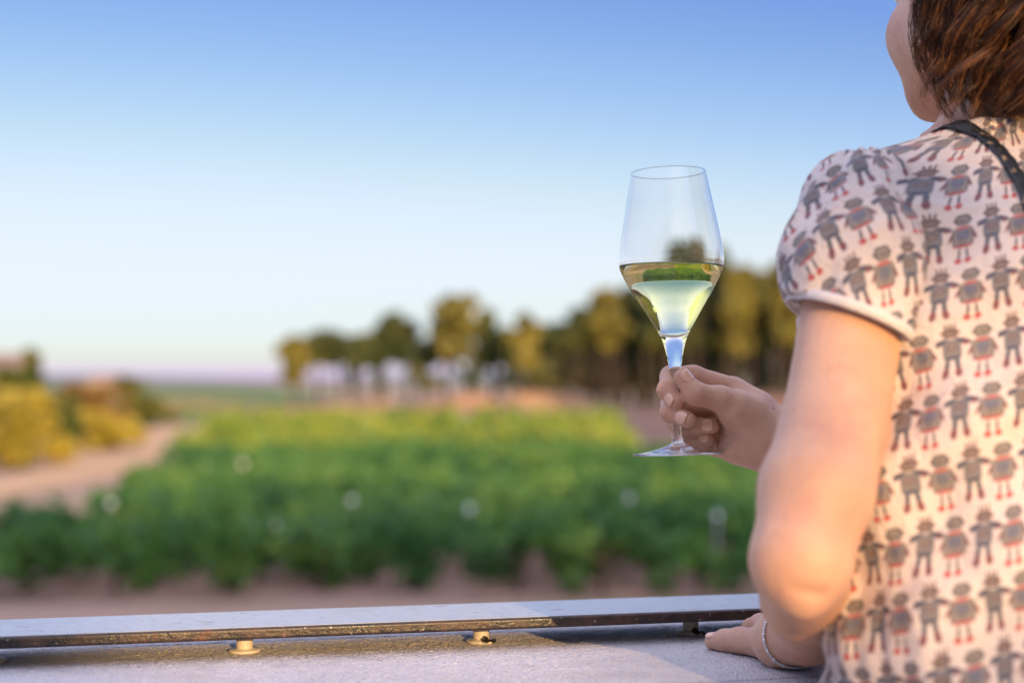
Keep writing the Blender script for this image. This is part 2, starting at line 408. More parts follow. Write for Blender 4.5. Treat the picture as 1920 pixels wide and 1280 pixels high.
pine(985, 592, 690, 62, 190, 'small golden crown standing before the dark wood', True, 500, 1, 'round', group=G1)
pine(945, 618, 690, 70, 206, 'low dark pine between the gold-lit pine and the small golden crown', False, 700, 2, 'round', group=G1)
pine(705, 628, 686, 80, 207, 'dark low pine behind the yellowish green one', False, 600, 1, 'umbrella', group=G1)
pine(835, 600, 680, 70, 209, 'dark pine crown behind the left side of the tall gold-lit pine', False, 700, 1, 'round', group=G1)
k = 0
wood = [(1010, 640, 90, 214), (1045, 604, 92, 212), (1092, 578, 100, 210), (1142, 545, 95, 208), (1190, 535, 96, 214), (1232, 520, 110, 205),
        (1282, 470, 120, 202), (1330, 462, 130, 208), (1385, 500, 110, 200), (1430, 512, 110, 205), (1475, 490, 100, 196), (1530, 480, 120, 200), (1590, 500, 130, 202),
        (1650, 510, 130, 204), (1720, 500, 140, 204), (1800, 505, 140, 200), (1880, 500, 150, 204), (1970, 500, 150, 204)]
desc = ['low dark pine where the tall wood begins, right of the small golden crown', 'dark pine with rounded top, second step up of the wood', 'dark pine on the rising left flank of the wood',
        'tall dark pine left of the wine glass bowl, with twin trunks', 'dark pine directly left of the glass stem in the wood', 'pine seen right behind the lower bowl of the wine glass',
        'high pine whose top shows through the glass above the wine', 'highest olive pine just right of the glass bowl', 'olive gold pine between glass and sleeve, nearer the glass',
        'olive gold pine between glass and sleeve, in the middle', 'gold pine cut off by the edge of the sleeve', 'pine of the wood hidden behind the upper arm',
        'pine of the wood behind the armpit of the blouse', 'pine of the wood behind the left part of the blouse', 'pine of the wood behind the middle of the blouse',
        'pine of the wood behind the hair side of the blouse', 'pine of the wood behind the blouse at frame edge', 'pine of the wood beyond the right frame edge']
for (x, yt, w_, d), ds in zip(wood, desc):
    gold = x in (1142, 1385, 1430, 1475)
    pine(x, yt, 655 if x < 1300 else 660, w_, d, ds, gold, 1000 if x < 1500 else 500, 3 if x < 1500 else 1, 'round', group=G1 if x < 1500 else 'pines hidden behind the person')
# dark inner wood behind the front trunks
for j, (x, yt) in enumerate([(1020, 650), (1075, 630), (1130, 610), (1185, 600), (1240, 590), (1300, 580), (1360, 570), (1420, 575), (1480, 570)]):
    pine(x, yt, 738, 100, 226+3*(j % 3), 'shaded inner pine behind the front trunks, %s' % ['at the left end of the dark wood', 'left of the glass by three trees', 'left of the glass by two trees', 'just left of the glass stem', 'right behind the glass stem', 'above the hand holding the glass', 'above the wrist', 'between wrist and sleeve', 'at the sleeve edge'][j], False, 900, 2, 'umbrella', group='inner pines of the wood', leaf=.8)

M['russet'] = m_leaf('russet_leaf', (.13, .085, .03), (.24, .15, .04), (.36, .22, .07), .3)
# ------------------------------------------------------------------ left bushes and houses
def bush(px, pyt, pyb, pxw, d, label, mat, n_=700, leaf=.22, name='bush'):
    b = G(px, pyb); d = d or b.y
    return pine(px, pyt, pyb-6, pxw, d, label, False, n_, 1, 'round', name, leaf=leaf, mat=mat)
bush(22, 735, 912, 215, 60, 'big golden sunlit bush at the left frame edge beside the track', M['bush_sunlit'], 3200, .26)
bush(-95, 700, 915, 200, 66, 'green bush at the very left cut by the frame', M['bush'], 1200, .3)
bush(30, 690, 800, 190, 88, 'tall green shrub behind the golden bush', M['bush'], 2600, .36)
pine(60, 655, 735, 60, 96, 'thin young tree poking above the left shrubs', False, 700, 1, 'cone', 'young_tree', leaf=.36, mat=M['bush'])
bush(192, 775, 862, 125, 74, 'yellow bush right of the big golden one beside the track', M['bush_sunlit'], 1800, .26)
bush(165, 722, 835, 170, 92, 'russet brown shrub behind the yellow bush', M['russet'], 2600, .36)
bush(120, 775, 868, 80, 70, 'dark green bush between the golden bush and the yellow one', M['bush'], 1000, .26)
bush(240, 706, 748, 52, 150, 'small rounded green tree on the skyline right of the far house', M['bush'], 600, .5, 'young_tree')
bush(270, 742, 800, 110, 112, 'low green scrub at the far end of the track', M['bush'], 900, .36)
bush(95, 742, 850, 110, 80, 'olive bush between the young tree and the track', M['bush'], 1500, .3)
M['house'] = m_plain('warm_render', (.50, .42, .35), (.58, .50, .42), 1, .9); M['tile'] = m_plain('roof_tile', (.20, .13, .10), (.30, .20, .15), 3, .9)
M['glassdark'] = m_plain('window_dark', (.03, .03, .04), (.05, .05, .06), 1, .2)
def house(px, d, w_, h, dep, label):
    p = P(px, 718, d); r_ = empty('farmhouse', (p.x, d, 0))
    b = MB(); b.box((0, 0, h/2), (w_/2, dep/2, h/2)); b.build('wall', M['house'], r_)
    b = MB(); o = .4
    b.add([(-w_/2-o, -dep/2-o, h), (w_/2+o, -dep/2-o, h), (w_/2+o, dep/2+o, h), (-w_/2-o, dep/2+o, h), (-w_/2, 0, h+dep*.22), (w_/2, 0, h+dep*.22)],
          [(0, 1, 5, 4), (2, 3, 4, 5), (1, 2, 5), (3, 0, 4), (3, 2, 1, 0)]); b.build('roof', M['tile'], r_)
    for k in (-1, 1):
        b = MB(); b.box((k*w_*.25, -dep/2-.02, h*.55), (.5, .05, .6)); b.build('window', M['glassdark'], r_)
    b = MB(); b.box((0, -dep/2-.02, 1.05), (.5, .05, 1.05)); b.build('door', M['tile'], r_)
    tag(r_, label, 'house')
house(14, 140, 4.4, 5.0, 6, 'warm white farmhouse above the bushes at the left edge')
house(207, 330, 8, 3.6, 7, 'low far farmhouse, warm and small on the left skyline')
# ------------------------------------------------------------------ terrace, parapet and rail
LZ = CZ-.2136                                   # top of the parapet
YAW = math.atan(.224)
ux = Vector((math.cos(YAW), math.sin(YAW), 0)); uy = Vector((-math.sin(YAW), math.cos(YAW), 0))
O0 = Vector((-.38, 1.055, 0))                   # front edge of the rail at the left frame border
def RL(a, b, z): v = O0+ux*a+uy*b; return Vector((v.x, v.y, z))
FRM = Matrix.Translation(O0) @ Matrix.Rotation(YAW, 4, 'Z')
n = NT('white_stucco')
pos = n.coord(); f = n.noise(900, 3, .6, pos); v = n.n('ShaderNodeTexVoronoi', {'Scale': 420.0, 'Randomness': 1.0}); n.t.links.new(pos, v.inputs['Vector'])
big = n.noise(9, 4, .6, pos); hgt = n.math('ADD', n.math('MULTIPLY', n.mapr(v.outputs['Distance'], 0, .8, 1, 0), .8), n.math('MULTIPLY', f, .7))
c = n.ramp(big, [(.3, (.56, .53, .54)), (.7, (.66, .63, .64))])
c = n.mix(n.mapr(n.noise(60, 5, .7, pos), .56, .74, 0, .5), c, (.36, .33, .31))
c = n.mix(n.mapr(n.noise(520, 2, .5, pos), .62, .68, 0, .7), c, (.20, .18, .17))
c = n.mix(n.mapr(n.noise(7, 5, .65, pos, 1.0), .54, .70, 0, .35), c, (.38, .34, .32))
n.P(base=c, rough=.62, spec=.4, normal=n.bump(hgt, .0016, .9)); M['stucco'] = n.m
def slab(name, a0, a1, b0, b1, z0, z1, mat, bev, parent=None):
    b = MB(); b.box(((a0+a1)/2, (b0+b1)/2, (z0+z1)/2), ((a1-a0)/2, (b1-b0)/2, (z1-z0)/2), FRM)
    o = b.build(name, mat, parent)
    if bev: bevel(o, bev, 4)
    return o
pw = slab('parapet_wall', -1.6, 2.6, -.168, .135, 0, LZ, M['stucco'], .012)
tag(pw, 'low white stucco parapet wall that carries the flat rail and the resting hand', 'wall')
# a fine stucco grain on the top, real relief where the light grazes it
nx_, ny_ = 900, 150
xs = np.linspace(-.25, 1.45, nx_); ys = np.linspace(-.150, .118, ny_)
Xg, Yg = np.meshgrid(xs, ys)
h = rng.random((ny_, nx_)); h2 = (h+np.roll(h, 1, 0)+np.roll(h, 1, 1)+np.roll(h, (1, 1), (0, 1)))/4
k1 = rng.random((ny_//5+1, nx_//5+1)).repeat(5, 0)[:ny_].repeat(5, 1)[:, :nx_]
edge = np.minimum(1, np.minimum((ys-ys[0])[:, None], (ys[-1]-ys)[:, None])/.02)
Zg = .0004+edge*(.0012*np.maximum(0, h2-.42)*2+.0001*k1)
V = np.stack([O0.x+Xg*ux.x+Yg*uy.x, O0.y+Xg*ux.y+Yg*uy.y, LZ+Zg], -1).reshape(-1, 3)
I = np.arange(nx_*ny_).reshape(ny_, nx_)
F = np.stack([I[:-1, :-1], I[:-1, 1:], I[1:, 1:], I[1:, :-1]], -1).reshape(-1, 4)
link('stucco_coat', mesh_np('stucco_coat', V, F, True), M['stucco'], pw)
M['terrace'] = m_plain('terrace_tiles', (.55, .47, .39), (.66, .57, .48), 4, .7)
b = MB(); b.box((1.0, -1.9, 2.4-.6), (4.0, 2.75, .6)); tag(b.build('terrace_floor', M['terrace']), kind='structure')

n = NT('rusty_steel'); pos = n.coord()
f = n.noise(45, 8, .7, pos); f2 = n.noise(260, 4, .6, pos); f3 = n.noise(5, 4, .5, pos)
c = n.ramp(f, [(.34, (.018, .014, .013)), (.52, (.05, .028, .02)), (.64, (.16, .055, .025)), (.8, (.33, .22, .15))])
c = n.mix(n.mapr(f3, .42, .6), c, n.ramp(f, [(.4, (.012, .011, .012)), (.75, (.09, .045, .03))]))
c = n.mix(n.mapr(f2, .66, .72), c, (.5, .46, .40))
n.P(base=c, rough=n.mapr(f, .3, .7, .22, .55), metal=.1, spec=.6, normal=n.bump(f2, .0009, .8, n.bump(f, .001, .6))); M['rust'] = n.m
n = NT('white_rail_paint'); pos = n.coord()
mp = n.n('ShaderNodeMapping', {'Scale': (1, 3.5, 1), 'Rotation': (0, 0, -YAW)}); n.t.links.new(pos, mp.inputs['Vector'])
f = n.noise(110, 6, .7, mp.outputs[0]); f2 = n.noise(16, 4, .6, pos)
c = n.ramp(f, [(.3, (.33, .36, .38)), (.5, (.44, .47, .49)), (.7, (.52, .54, .56))])
c = n.mix(n.mapr(n.noise(170, 3, .5, mp.outputs[0]), .66, .70), c, (.17, .16, .15))
c = n.mix(n.mapr(f2, .56, .72, 0, .55), c, (.36, .34, .33))
c = n.mix(n.mapr(n.noise(38, 3, .5, mp.outputs[0]), .68, .70, 0, .8), c, (.22, .15, .11))
n.P(base=c, rough=.42, spec=.5, normal=n.bump(f, .0006, .7)); M['railpaint'] = n.m
n = NT('cream_paint'); f = n.noise(60, 5, .6)
c = n.ramp(f, [(.3, (.52, .46, .38)), (.7, (.66, .60, .52))]); n.P(base=c, rough=.5, normal=n.bump(f, .0006)); M['cream'] = n.m
n = NT('cream_paint_chipped'); f = n.noise(70, 5, .6)
c = n.mix(n.mapr(n.noise(95, 2, .5, n.coord()), .53, .55), n.ramp(f, [(.3, (.48, .42, .35)), (.7, (.62, .56, .48))]), (.012, .011, .010))
n.P(base=c, rough=.5, normal=n.bump(f, .0006)); M['cream2'] = n.m
RB = LZ+.0160; RT = LZ+.0250                    # underside and top of the bar
rail = empty('hand_rail', RL(.4, .04, LZ))
tag(rail, 'flat white-topped rail with rusty brown edge on short cream posts along the parapet', 'railing')
def rl_part(o): o.parent = rail; o.matrix_parent_inverse = Matrix.Translation(-rail.location); return o
rl_part(slab('bar', -1.5, 2.5, 0, .083, RB, RT, M['rust'], .0024))
rl_part(slab('painted_top', -1.5, 2.5, .0026, .0805, RT-.0003, RT+.0003, M['railpaint'], 0))
def post(a, mat, label=None):
    c_ = RL(a, .036, LZ)
    b = MB(); b.lathe([(.0066, .002), (.0066, RB-LZ+.001)], (0, 0, 0), 28)
    st = b.build('post', mat, None, c_); rl_part(st)
    b = MB(); b.lathe([(.0001, .0006), (.0120, .0006), (.0126, .0012), (.0126, .0024), (.0120, .0030), (.0074, .0032), (.0068, .0038)], (0, 0, 0), 36)
    fl = b.build('flange', mat, st)
    if label: st['label'] = label
for a, mt, lb in [(-.39, 'cream', None), (-.20, 'cream', None), (-.01, 'cream', None), (.181, 'cream', 'clean cream post at the left'), (.3715, 'cream2', 'middle post with a black paint chip'), (.5525, 'cream2', 'right post chipped under the bar'), (.74, 'cream', None), (.93, 'cream', None), (1.12, 'cream', None)]:
    post(a, M[mt], lb)

# ------------------------------------------------------------------ wine glass (axis along local z, origin at the foot)
n = NT('clear_glass'); n.t.nodes.remove(n.b)
g = n.n('ShaderNodeBsdfGlass', {'Color': (1, 1, 1, 1), 'Roughness': 0.0, 'IOR': 1.5}); n.t.links.new(g.outputs[0], n.out.inputs['Surface']); M['glass'] = n.m
def m_ior(name, ior):
    n = NT(name); n.t.nodes.remove(n.b)
    g = n.n('ShaderNodeBsdfGlass', {'Color': (1, 1, 1, 1), 'Roughness': 0.0, 'IOR': ior}); n.t.links.new(g.outputs[0], n.out.inputs['Surface'])
    ab = n.n('ShaderNodeVolumeAbsorption', {'Color': (.95, .955, .45, 1), 'Density': 22.0}); n.t.links.new(ab.outputs[0], n.out.inputs['Volume'])
    return n.m
M['wine_top'] = m_ior('white_wine_surface', 1.34); M['wine_side'] = m_ior('white_wine_in_glass', 1.34/1.5)
S = .422e-3                                     # metres per photo pixel at the glass
def prof_pts(ctrl, n_=10):
    """catmull-rom through control points"""
    out = []; c = [ctrl[0]]+ctrl+[ctrl[-1]]
    for i in range(1, len(c)-2):
        p0, p1, p2, p3 = [np.array(q, float) for q in c[i-1:i+3]]
        for k in range(n_):
            t = k/n_; out.append(tuple(.5*((2*p1)+(-p0+p2)*t+(2*p0-5*p1+4*p2-p3)*t*t+(-p0+3*p1-3*p2+p3)*t**3)))
    out.append(tuple(ctrl[-1])); return out
# outer outline in photo pixels: (radius, height above the foot)
outer = [(71, 532), (77, 500), (84.5, 460), (93, 415), (98.3, 378), (98.5, 358), (91, 336), (76, 308), (60, 282), (42, 252), (27, 226), (19.5, 205), (14.0, 180), (11, 160)]
wall_t = .0011/S*1.0
inner = [(69.6, 532.3), (75.3, 500), (82.8, 460), (91.2, 415), (96.3, 378), (96.4, 358)]
inner_wine = [(96.4, 358), (88.6, 336), (73.3, 308), (57, 283), (38.5, 255), (24, 237), (12, 226.5), (5, 223.2), (.02, 222.6)]
WL = 356                                        # wine level
oi = prof_pts(outer, 8); ii = prof_pts(inner+inner_wine[1:], 8)
up = [p for p in ii if p[1] >= WL]; low = [p for p in ii if p[1] < WL]
# radius at the wine level
ra, rb = up[-1], low[0]; tt = (ra[1]-WL)/(ra[1]-rb[1]); rw = ra[0]+(rb[0]-ra[0])*tt
up.append((rw, WL)); low.insert(0, (rw, WL))
base_pt = P(1272, 853, 1.125); top_pt = P(1252.5, 323, 1.132)
ax = (top_pt-base_pt).normalized()
glass = empty('wine_glass', base_pt); glass.rotation_euler = ax.to_track_quat('Z', 'Y').to_euler()
tag(glass, 'large stemmed wine glass held in the raised hand, a third full of white wine', 'wine glass')
NL = 160
def pr(l): return [(r*S, z*S) for r, z in l]
# the wine line is level in the world although the glass leans
nl_ = glass.rotation_euler.to_matrix().inverted() @ Vector((0, 0, 1))
inz = np.array([q[1] for q in ii][::-1]); inr = np.array([q[0] for q in ii][::-1])
def rings(b, zs, flip=False):
    """rings of the inner wall at nominal heights zs, bent to be level near the wine line"""
    vs = []
    for z0 in zs:
        w_ = max(0.0, 1-abs(z0-WL)/30)
        for k in range(NL):
            a = 2*math.pi*k/NL; z = z0
            for _ in range(4):
                r = float(np.interp(z, inz, inr)); z = z0-w_*(r*math.cos(a)*nl_.x+r*math.sin(a)*nl_.y)/nl_.z
            r = float(np.interp(z, inz, inr)); vs.append((r*S*math.cos(a), r*S*math.sin(a), z*S))
    m_ = len(zs); fs = [(i*NL+k, i*NL+(k+1) % NL, (i+1)*NL+(k+1) % NL, (i+1)*NL+k) for i in range(m_-1) for k in range(NL)]
    return b.add(vs, fs, True)
# bowl: outer wall, rounded rim, inner wall down to the wine line. Normals point out of the glass.
rim = [(70.9, 533.0), (70.3, 533.35), (69.8, 533.0)]
b = MB(); b.lathe(pr(oi[::-1]+rim+[ii[0]]), (0, 0, 0), NL); rings(b, [q[1] for q in ii if q[1] > WL+1.5]+[WL]); b.build('bowl', M['glass'], glass)
stem = prof_pts([(11, 160), (9.2, 140), (8.2, 120), (7.6, 95), (7.4, 70), (7.8, 50), (8.6, 36), (10.5, 26), (13.5, 21)], 6)
b = MB(); b.lathe(pr(stem[::-1]), (0, 0, 0), 64); b.build('stem', M['glass'], glass)
foot = prof_pts([(13.5, 21), (22, 17.5), (40, 12), (60, 7.6), (80, 5.2), (83.5, 4.8)], 6)+[(84.6, 3.9), (84.9, 2.6), (84.4, 1.4), (83.2, .8), (70, .6), (45, 1.2), (22, 2.4), (.02, 3.4)]
b = MB(); b.lathe(pr(foot[::-1]), (0, 0, 0), NL); b.build('foot', M['glass'], glass)
# the wine: its side is the glass/wine boundary, its top the wine/air boundary with a small meniscus
b = MB(); rings(b, [q[1] for q in ii[::-1] if q[1] < WL-1.5]+[WL]); nside = len(b.f)
ringv = b.v[-NL:]; vs = []
men = [(1, 0), (.995, -1.2), (.985, -2.0), (.97, -2.5), (.93, -2.7), (.6, -2.7), (.0005, -2.7)]
for f_, dz in men:
    for k in range(NL):
        x, y, z = ringv[k]; x2, y2 = x*f_, y*f_
        vs.append((x2, y2, WL*S-(x2*nl_.x+y2*nl_.y)/nl_.z+dz*S if f_ < 1 else z))
b.add(vs, [(i*NL+k, i*NL+(k+1) % NL, (i+1)*NL+(k+1) % NL, (i+1)*NL+k) for i in range(len(men)-1) for k in range(NL)], True)
me = b.mesh('wine'); me.materials.append(M['wine_side']); me.materials.append(M['wine_top'])
for k, p_ in enumerate(me.polygons): p_.material_index = 0 if k < nside else 1
import bmesh
bm = bmesh.new(); bm.from_mesh(me); bmesh.ops.remove_doubles(bm, verts=bm.verts, dist=1e-6)
bm.to_mesh(me); bm.free()
wine = link('wine', me, None, glass)
# the bowl inside the wine line is closed by the wine's side, which carries the glass/wine refraction
def check_out(o):
    me = o.data; c = sum((p.center.xy.normalized().dot(p.normal.xy)*p.area for p in me.polygons), 0.0); return c
for o in glass.children: print(o.name, round(check_out(o)*1e4, 3))
# ------------------------------------------------------------------ the person: one skin surface grown from a distance field
def V3(v): return np.array([v[0], v[1], v[2]], float)
class Field:
    def __init__(s, xs, ys, zs):
        s.xs, s.ys, s.zs = [np.asarray(a, np.float32) for a in (xs, ys, zs)]
        s.F = np.full((len(xs), len(ys), len(zs)), .05, np.float32)
    def box(s, lo, hi):
        i0, i1 = np.searchsorted(s.xs, [lo[0], hi[0]]); j0, j1 = np.searchsorted(s.ys, [lo[1], hi[1]]); k0, k1 = np.searchsorted(s.zs, [lo[2], hi[2]])
        return slice(max(0, i0-1), i1+1), slice(max(0, j0-1), j1+1), slice(max(0, k0-1), k1+1)
    def grid(s, b): return s.xs[b[0]][:, None, None], s.ys[b[1]][None, :, None], s.zs[b[2]][None, None, :]
def cone(X, Y, Z, a, b, ra, rb):
    a = V3(a); b = V3(b); d = b-a; L = float(d@d)+1e-12
    px, py, pz = X-a[0], Y-a[1], Z-a[2]
    t = np.clip((px*d[0]+py*d[1]+pz*d[2])/L, 0, 1)
    return np.sqrt((px-t*d[0])**2+(py-t*d[1])**2+(pz-t*d[2])**2)-(ra+(rb-ra)*t)
def ellip(X, Y, Z, c, r, A):
    """A: rows are the local axes"""
    c = V3(c); px, py, pz = X-c[0], Y-c[1], Z-c[2]
    q = [(A[i][0]*px+A[i][1]*py+A[i][2]*pz)/r[i] for i in range(3)]
    return (np.sqrt(q[0]**2+q[1]**2+q[2]**2)-1)*min(r)
def smin(a, b, k):
    h = np.clip(.5+.5*(b-a)/k, 0, 1); return b*(1-h)+a*h-k*h*(1-h)
def prim_box(p, m):
    if p[0] == 'c':
        a, b, ra, rb = V3(p[1]), V3(p[2]), p[3], p[4]; r = max(ra, rb)+m; return np.minimum(a, b)-r, np.maximum(a, b)+r
    if p[0] == 'e': c = V3(p[1]); r = max(p[2])+m; return c-r, c+r
    if p[0] == 'f': return p[2], p[3]
def prim_eval(p, X, Y, Z):
    if p[0] == 'c': return cone(X, Y, Z, *p[1:5])
    if p[0] == 'e': return ellip(X, Y, Z, *p[1:4])
    return p[1](X, Y, Z)
def add_group(fld, prims, k, kc, m=.02, sub=False):
    bb = [prim_box(p, m) for p in prims]
    lo = np.min([b[0] for b in bb], 0); hi = np.max([b[1] for b in bb], 0)
    B = fld.box(lo, hi); X, Y, Z = fld.grid(B)
    g = np.full((X.shape[0], Y.shape[1], Z.shape[2]), .5, np.float32)
    for p in prims:
        d = prim_eval(p, X, Y, Z).astype(np.float32)
        g = smin(g, d, k) if g.min() < .49 else d*np.ones_like(g)
    if sub: fld.F[B] = -smin(-fld.F[B], g, kc)
    else: fld.F[B] = smin(fld.F[B], g, kc)
def surface_nets(fld):
    F = fld.F; nx, ny, nz = F.shape; S = F < 0
    c8 = [S[i:nx-1+i, j:ny-1+j, k:nz-1+k] for i in (0, 1) for j in (0, 1) for k in (0, 1)]
    cnt = np.zeros(c8[0].shape, np.uint8)
    for c in c8: cnt += c
    I, J, K = np.nonzero((cnt > 0) & (cnt < 8))
    acc = np.zeros((len(I), 3)); num = np.zeros(len(I))
    ax = (fld.xs, fld.ys, fld.zs)
    for d in range(3):
        o1, o2 = [q for q in range(3) if q != d]
        for u in (0, 1):
            for v in (0, 1):
                a = [I, J, K]; off = [0, 0, 0]; off[o1] = u; off[o2] = v
                p = [a[q]+off[q] for q in range(3)]; q_ = list(p); q_[d] = p[d]+1
                fa = F[p[0], p[1], p[2]]; fb = F[q_[0], q_[1], q_[2]]
                m = (fa < 0) != (fb < 0); t = np.where(m, fa/np.where(m, fa-fb, 1), 0)
                P_ = np.stack([ax[q][p[q]] for q in range(3)], 1).astype(float)
                P_[:, d] += t*(ax[d][q_[d]]-ax[d][p[d]])
                acc[m] += P_[m]; num[m] += 1
    V = acc/num[:, None]
    idx = np.full((nx-1, ny-1, nz-1), -1, np.int32); idx[I, J, K] = np.arange(len(I))
    quads = []
    for d in range(3):
        o1, o2 = [(1, 2), (2, 0), (0, 1)][d]
        sa = [slice(None)]*3; sb = [slice(None)]*3; sa[d] = slice(0, -1); sb[d] = slice(1, None)
        A, B = S[tuple(sa)], S[tuple(sb)]
        P_ = np.stack(np.nonzero(A != B), 1)
        ok = (P_[:, o1] > 0) & (P_[:, o2] > 0) & (P_[:, o1] < F.shape[o1]-1) & (P_[:, o2] < F.shape[o2]-1); P_ = P_[ok]
        inside = A[P_[:, 0], P_[:, 1], P_[:, 2]]
        q = []
        for (a, b) in ((1, 1), (0, 1), (0, 0), (1, 0)):
            c = P_.copy(); c[:, o1] -= a; c[:, o2] -= b; q.append(idx[c[:, 0], c[:, 1], c[:, 2]])
        q = np.stack(q, 1); q[~inside] = q[~inside][:, ::-1]; quads.append(q)
    Q = np.concatenate(quads); Q = Q[(Q >= 0).all(1)]
    return V, Q
def axis(*segs):
    out = []
    for a, b, st in segs: out.append(np.arange(a, b, st))
    out = np.concatenate(out); return np.concatenate([out, [segs[-1][1]]])
cz = np.array([0, 0, CZ])
def Q(px, py, d): v = P(px, py, d); return np.array([v.x, v.y, v.z-CZ])     # camera-height-relative
D0 = 1.125
def H(px, py, dd): return Q(px, py, D0+dd)                                   # near the glass
PHI = R(38)
Fv = np.array([-math.sin(PHI), math.cos(PHI), 0]); Lv = np.array([-math.cos(PHI), -math.sin(PHI), 0]); Uv = np.array([0, 0, 1.])

sh = Q(1618, 398, .97)
elb = Q(1502, 1050, .845)
wristL = np.array([.215, 1.035, -.180])
mid1 = Q(1590, 640, .925); mid2 = Q(1564, 800, .895); mid3 = Q(1530, 920, .865)
neck = np.array([.368, 1.075, .165]); shR = neck+np.array([.137, .105, -.052])
elR = np.array([.43, 1.20, -.125]); wristR = H(1470, 832, .006)

def torso_fn(extra=0.0, wr=None):
    zt = np.array([-.50, -.38, -.30, -.235, -.178, -.10, .0, .07, .115, .15, .175])
    cx = np.array([.335, .335, .330, .328, .325, .335, .350, .360, .365, .368, .370])
    cy = np.array([.86, .875, .895, .915, .93, .965, 1.01, 1.045, 1.06, 1.07, 1.075])
    a = np.array([.165, .172, .163, .145, .128, .133, .142, .150, .148, .110, .062])
    b = np.array([.105, .112, .108, .100, .090, .096, .108, .104, .090, .072, .055])
    def f(X, Y, Z):
        z = np.broadcast_to(Z, (1, 1, Z.shape[2])); g = lambda t: np.interp(z, zt, t)
        px, py = X-g(cx), Y-g(cy); l = px*Lv[0]+py*Lv[1]; s = px*Fv[0]+py*Fv[1]
        A, B = g(a), g(b)
        r = ((np.abs(l)/A)**2.3+(np.abs(s)/B)**2.3)**(1/2.3)
        d = (r-1)*np.minimum(A, B)-extra
        if wr is not None: d = d-wr(l, s, z)
        d = np.maximum(d, Z-.185); d = np.maximum(d, -.50-Z)
        return d
    return f
lo_t, hi_t = np.array([.10, .70, -.52]), np.array([.62, 1.35, .21])

bx = axis((.06, .112, .004), (.112, .246, .00125), (.246, .62, .004))
by = axis((.68, 1.0, .004), (1.0, 1.182, .0014), (1.182, 1.42, .005))
bz = axis((-1.215, -.50, .014), (-.50, -.218, .006), (-.218, .0205, .00125), (.0205, .50, .004))
body = Field(bx, by, bz)
add_group(body, [('f', torso_fn(-.004), lo_t, hi_t)], .01, .01)
# neck and head --------------------------------------------------
HC = np.array([.381, 1.088, .315]); hyaw = R(24)
hf = np.array([-math.sin(hyaw), math.cos(hyaw), 0]); hr = np.array([math.cos(hyaw), math.sin(hyaw), 0]); HA = [hr, hf, Uv]
def hp(s_, f_, u_): return HC+hr*s_+hf*f_+Uv*u_
add_group(body, [('c', neck+Uv*-.03, hp(0, -.015, -.07), .054, .049)], .01, .03)
head = [('e', hp(0, -.012, .02), (.074, .093, .092), HA), ('e', hp(0, .028, -.038), (.062, .060, .074), HA),
        ('c', hp(-.053, .005, -.055), hp(-.014, .068, -.088), .024, .017), ('c', hp(.053, .005, -.055), hp(.014, .068, -.088), .024, .017),
        ('c', hp(-.036, .042, -.045), hp(-.022, .056, -.080), .026, .021), ('c', hp(.036, .042, -.045), hp(.022, .056, -.080), .026, .021),
        ('c', hp(-.035, .055, -.040), hp(-.045, .02, -.050), .028, .026), ('c', hp(.035, .055, -.040), hp(.045, .02, -.050), .028, .026),
        ('c', hp(-.028, .080, .018), hp(.028, .080, .018), .012, .012), ('c', hp(0, .086, .004), hp(0, .104, -.034), .007, .0095),
        ('c', hp(-.010, .094, -.036), hp(.010, .094, -.036), .0065, .0065)]
add_group(body, head, .014, .012)
add_group(body, [('e', hp(-.031, .097, .0), (.017, .012, .010), HA), ('e', hp(.031, .097, .0), (.017, .012, .010), HA)], .002, .010, sub=True)
add_group(body, [('c', hp(-.018, .084, -.058), hp(.018, .084, -.058), .0055, .0055), ('c', hp(-.014, .083, -.068), hp(.014, .083, -.068), .0065, .0065)], .002, .005)
for s_ in (-1, 1):
    add_group(body, [('e', hp(s_*.077, -.002, -.012), (.010, .019, .031), HA)], .002, .006)
    add_group(body, [('e', hp(s_*.086, .003, -.008), (.006, .010, .017), HA)], .002, .004, sub=True)
# arms ------------------------------------------------------------
add_group(body, [('c', sh, mid1, .033, .0328)], .006, .02)
add_group(body, [('c', mid1, mid2, .0328, .0330), ('c', mid2, mid3, .0330, .0343), ('c', mid3, elb, .0343, .0292),
                 ('c', elb, elb*.55+wristL*.45+np.array([0, 0, -.002]), .0300, .0280), ('c', elb*.55+wristL*.45+np.array([0, 0, -.002]), wristL, .0280, .0220),
                 ('e', Q(1508, 1106, .836), (.016, .015, .017), [Lv, Fv, Uv])], .006, .003)
add_group(body, [('c', neck+np.array([-.03, -.02, -.03]), sh, .043, .030), ('c', neck+np.array([.03, .02, -.03]), shR, .043, .036)], .015, .012)
foreR = wristR*.45+elR*.55
add_group(body, [('c', shR, elR, .042, .034), ('c', elR, foreR, .036, .034), ('c', foreR, wristR, .034, .0235)], .015, .02)
# legs ------------------------------------------------------------
hipc = np.array([.335, .865, -.45])
for s_ in (-1, 1):
    hip = hipc+Lv*s_*.085; kn = hip+np.array([0, 0, -.36])+Fv*.03+Lv*s_*.01; an = kn+np.array([0, 0, -.33])-Fv*.03; 
    add_group(body, [('c', hip, kn, .082, .055), ('c', kn, an+Uv*.01, .052, .036), ('c', an-Fv*.02+Uv*-.01, an+Fv*.13+Uv*-.025, .034, .026)], .02, .02)

add_group(body, [('c', Q(1488, 1108, .815), Q(1540, 1116, .818), .0016, .0012)], .001, .007, m=.012, sub=True)
